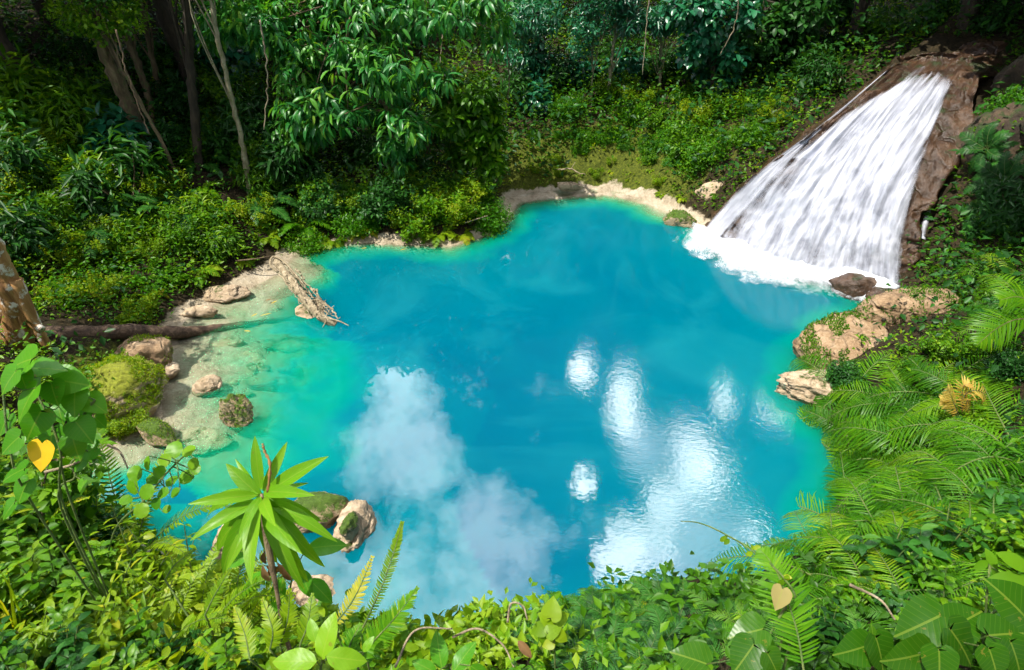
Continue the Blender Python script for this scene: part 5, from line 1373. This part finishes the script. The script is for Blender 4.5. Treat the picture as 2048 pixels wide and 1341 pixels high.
LDG = pz(1822, 628, .7)
mossy = lambda x, y: ((np.hypot((x - 2.0) / 2.3, (y - 14.7) / .95) < 1) & (fbm(x * 1.6, y * 1.6, 87) < .56)) | (np.hypot(x - LDG[0], y - LDG[1]) < .6)
cover('undergrowth', 105000, 'mid', lambda x, y, z, d, g: (d > .45) & ~fallish(x, y) & ~mossy(x, y) & (y > 4) & ~((x > 3.2) & (y < 7.5) & (g.random(len(x)) < .8)) & ~near_log(x, y), (.04, .09), (.05, .35), 'tangle of small leaves covering the forest banks', 501)
cover('undergrowth', 70000, 'fern', lambda x, y, z, d, g: (d > .35) & (x < 3.5) & (y > 5) & ~fallish(x, y) & ~mossy(x, y) & ~near_log(x, y) & (fbm(x * .5, y * .5, 66) > .48), (.04, .09), (.06, .4), 'brighter green leaves coloured as sunny patches on the forest banks', 506)  # brighter leaf colour in noise patches stands in for sunlight on the banks
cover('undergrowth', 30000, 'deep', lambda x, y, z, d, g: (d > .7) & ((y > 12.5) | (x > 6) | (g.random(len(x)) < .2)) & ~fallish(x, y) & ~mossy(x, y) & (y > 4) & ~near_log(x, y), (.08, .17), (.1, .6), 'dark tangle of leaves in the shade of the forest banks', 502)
cover('low_weeds', 30000, 'lime', lambda x, y, z, d, g: (d > .3) & (d < 1.6) & (x < 3.5) & ~near_log(x, y) & ~fallish(x, y) & (g.random(len(x)) < .7), (.03, .07), (.01, .08), 'low bright weeds along the pool rim', 503)
cover('near_undergrowth', 9000, 'lime', lambda x, y, z, d, g: (y < 4.2) & (z > .3) & (x < -.2) & (g.random(len(x)) < .6), (.10, .17), (.08, .35), 'larger sunlit leaves of the thicket on the near left bank', 505, 'oval')
cover('near_undergrowth', 12000, 'mid', lambda x, y, z, d, g: (y < 4.2) & (z > .3) & ((x < -.1) | (x > 2.4) | (g.random(len(x)) < .34)), (.07, .13), (.04, .25), 'small leaves filling the gaps on the near bank', 504)


# ------------------------------------------------------------------ labels of the repeated plants: look + nearest landmark, then their order
for k, o in enumerate([o for o in COL.objects if o.get('category') == 'tree' and not o.get('label')]):
    px, _ = proj(np.array(o.location) + [0, 0, 1.5])
    AUTO.append((o, 'tall dark forest tree in the shade', np.array(o.location) + [0, 0, 1.5])); o['group'] = 'tall trees of the dark forest'
for k_, r in PR.items():            # the patterns themselves are not part of the place
    for ch in list(r.children): bpy.data.objects.remove(ch)
    bpy.data.objects.remove(r)
LM = [('the leaning tree', 240, 200), ('the slender pale trunk', 490, 300), ('the drooping tree', 720, 200), ('the rounded tree', 950, 270), ('the pale spotted trunk', 1220, 130), ('the teal leaved tree', 1425, 60),
      ('the mossy far bank', 1200, 320), ('the waterfall', 1660, 380), ('the dark cliff', 1985, 400), ('the red ledge', 1825, 630), ('the pointed rock', 1620, 770), ('the golden dried fern', 1930, 800),
      ('the dark heart leaves', 1880, 1270), ('the tall fern', 1570, 1210), ('the pale leaf sprig', 1104, 1230), ('the toothed leaves', 900, 1310), ('the broad leaved seedling', 650, 1290), ('the rosette plant', 522, 1000),
      ('the heart leaf vine', 90, 820), ('the mossy boulder', 228, 790), ('the fallen log', 250, 665), ('the driftwood', 605, 600), ('the orange trunk', 30, 600), ('the round leaf spray', 330, 960), ('the far shore rim', 800, 480)]
for o, c_ in SUNK: auto(o, 'small pale stone sunken in the clear shallows', 'stone', 'small stones sunken in the shallows', c_)
rows_ = []
for o, look, at in AUTO:
    px, py_v = [float(v_) for v_ in proj(at)]
    m_ = min(LM, key=lambda l: (l[1] - px) ** 2 + (l[2] - py_v) ** 2)
    dx, dy = px - m_[1], py_v - m_[2]
    rel = 'beside' if math.hypot(dx, dy) < 60 else (('right of' if dx > 0 else 'left of') if abs(dx) > abs(dy) else ('below' if dy > 0 else 'above'))
    rows_.append((o, look, rel + ' ' + m_[0], px, py_v))
NUM = ['first', 'second', 'third', 'fourth', 'fifth', 'sixth', 'seventh', 'eighth', 'ninth', 'tenth']
bins = {}
for r_ in rows_: bins.setdefault((r_[1], r_[2]), []).append(r_)
for (look, wh), L_ in bins.items():
    L_.sort(key=lambda r_: r_[3]); n_ = len(L_)
    for i_, r_ in enumerate(L_):
        r_[0]['label'] = f'{look} {wh}' if n_ == 1 else (f'{look} {wh}, {"the left one" if i_ == 0 else "the right one"}' if n_ == 2 else f'{look} {wh}, {NUM[min(i_, 9)]} from the left')


# ------------------------------------------------------------------ sky, clouds and sun
def refl(px, py):
    d = ray(px, py); d = d / np.linalg.norm(d)
    return np.array([d[0], d[1], -d[2]])


EL, AZ = math.radians(63), math.radians(-112)
SUN = np.array([math.sin(AZ) * math.cos(EL), math.cos(AZ) * math.cos(EL), math.sin(EL)])
w = bpy.data.worlds.new("World"); sc.world = w; w.use_nodes = True
wt = w.node_tree; wt.nodes.clear()


class WT(NT):
    def __init__(s): s.t = wt


W_ = WT()
sky = W_.n("TexSky", sky_type='NISHITA', sun_disc=False)
sky.sun_elevation = EL; sky.sun_rotation = AZ; sky.altitude = 100; sky.dust_density = 1.0; sky.ozone_density = 1.5
gen = W_.n("TexCoord").outputs['Generated']
# cumulus clouds at fixed places in the sky (direction, half width in degrees), ragged by noise
CL = [(refl(805, 900), 4.6), (refl(800, 800), 3.2), (refl(985, 1070), 4), (refl(960, 1190), 5), (refl(740, 1190), 6), (refl(640, 1230), 7), (refl(1400, 1110), 4.5), (refl(740, 640), 1.4), (refl(270, 900), 3.5), (refl(1290, 900), 2.2)]
# extra-bright cloud patches added where the pool mirrors them as white glints
CB = [(refl(1240, 790), 1.5), (refl(1165, 738), 1.1), (refl(1400, 940), 2.2), (refl(1365, 875), 1.2), (refl(1280, 1090), 2.6), (refl(1230, 1125), 1.7), (refl(1250, 845), 1.5), (refl(1165, 965), 1.2), (refl(1320, 1010), 1.6), (refl(1450, 800), .8), (refl(1550, 805), 1.2), (refl(1660, 635), .6), (refl(1580, 655), .5), (refl(1510, 1085), .8)]
nz = W_.n("TexNoise"); nz.inputs['Scale'].default_value = 13; nz.inputs['Detail'].default_value = 9; nz.inputs['Roughness'].default_value = .72
wt.links.new(gen, nz.inputs['Vector'])
acc, hot = None, None
for c, rr in CL + CB:
    dt = W_.n("VectorMath", operation='DOT_PRODUCT'); wt.links.new(gen, dt.inputs[0]); dt.inputs[1].default_value = tuple(c)
    mr = W_.n("MapRange"); wt.links.new(dt.outputs['Value'], mr.inputs[0])
    mr.inputs[1].default_value = math.cos(math.radians(rr * 1.5)); mr.inputs[2].default_value = math.cos(math.radians(rr * .25))
    if not any(c is b[0] for b in CB): acc = mr.outputs[0] if acc is None else W_.math('MAXIMUM', acc, mr.outputs[0])
    else: hot = mr.outputs[0] if hot is None else W_.math('MAXIMUM', hot, mr.outputs[0])
# scattered clouds added in the unseen sky behind, as fill light
nb_ = W_.n("TexNoise"); nb_.inputs['Scale'].default_value = 2.4; nb_.inputs['Detail'].default_value = 6; nb_.inputs['Roughness'].default_value = .55
wt.links.new(gen, nb_.inputs['Vector'])
sep = W_.n("SeparateXYZ"); wt.links.new(gen, sep.inputs[0])
back = W_.math('LESS_THAN', sep.outputs[1], .1)
scat = W_.math('MULTIPLY', W_.ramp(nb_.outputs[0], [(.5, (0, 0, 0)), (.68, (.35, .35, .35))]), back)
k = W_.math('ADD', acc, W_.math('MULTIPLY', W_.math('SUBTRACT', nz.outputs[0], .5), 2.8))
k = W_.math('MAXIMUM', W_.ramp(k, [(.22, (0, 0, 0)), (1.25, (1, 1, 1))]), scat)
col = W_.mixc(k, sky.outputs[0], (CLOUD * 1.0, CLOUD * 1.0, CLOUD * 1.04, 1))
nf = W_.n("TexNoise"); nf.inputs['Scale'].default_value = 75; nf.inputs['Detail'].default_value = 5; nf.inputs['Roughness'].default_value = .7
wt.links.new(gen, nf.inputs['Vector'])
gate = W_.math('MULTIPLY', hot, 7.0, True)
hot = W_.math('ADD', W_.math('MULTIPLY', hot, 1.1), W_.math('MULTIPLY', W_.math('MULTIPLY', W_.math('SUBTRACT', nf.outputs[0], .5), 5.0), gate))
kh = W_.ramp(W_.math('ADD', hot, W_.math('MULTIPLY', W_.math('MULTIPLY', W_.math('SUBTRACT', nz.outputs[0], .5), 2.8), gate)), [(.62, (0, 0, 0)), (.80, (1, 1, 1))])
col = W_.mixc(kh, col, (CLOUD * 2.9, CLOUD * 2.9, CLOUD * 2.85, 1))
bg = W_.n("Background"); wt.links.new(col, bg.inputs[0]); bg.inputs[1].default_value = SKY
wo = wt.nodes.new("ShaderNodeOutputWorld"); wt.links.new(bg.outputs[0], wo.inputs[0])

sl = bpy.data.lights.new("sun", 'SUN'); sl.energy = SUNE; sl.angle = math.radians(.5); sl.color = (1, .95, .84)
so = bpy.data.objects.new("sun", sl); COL.objects.link(so); so.location = tuple(SUN * 60)
so.rotation_euler = Vector(tuple(SUN)).to_track_quat('Z', 'Y').to_euler()

v = sc.view_settings
v.view_transform = 'Standard'; v.look = 'None'; v.exposure = EXPO; v.gamma = 1; v.use_curve_mapping = False
cy = sc.cycles
cy.max_bounces = 7; cy.diffuse_bounces = 3; cy.glossy_bounces = 3; cy.transmission_bounces = 4; cy.transparent_max_bounces = 12
cy.sample_clamp_indirect = 6; cy.use_denoising = True; cy.caustics_reflective = False; cy.caustics_refractive = False
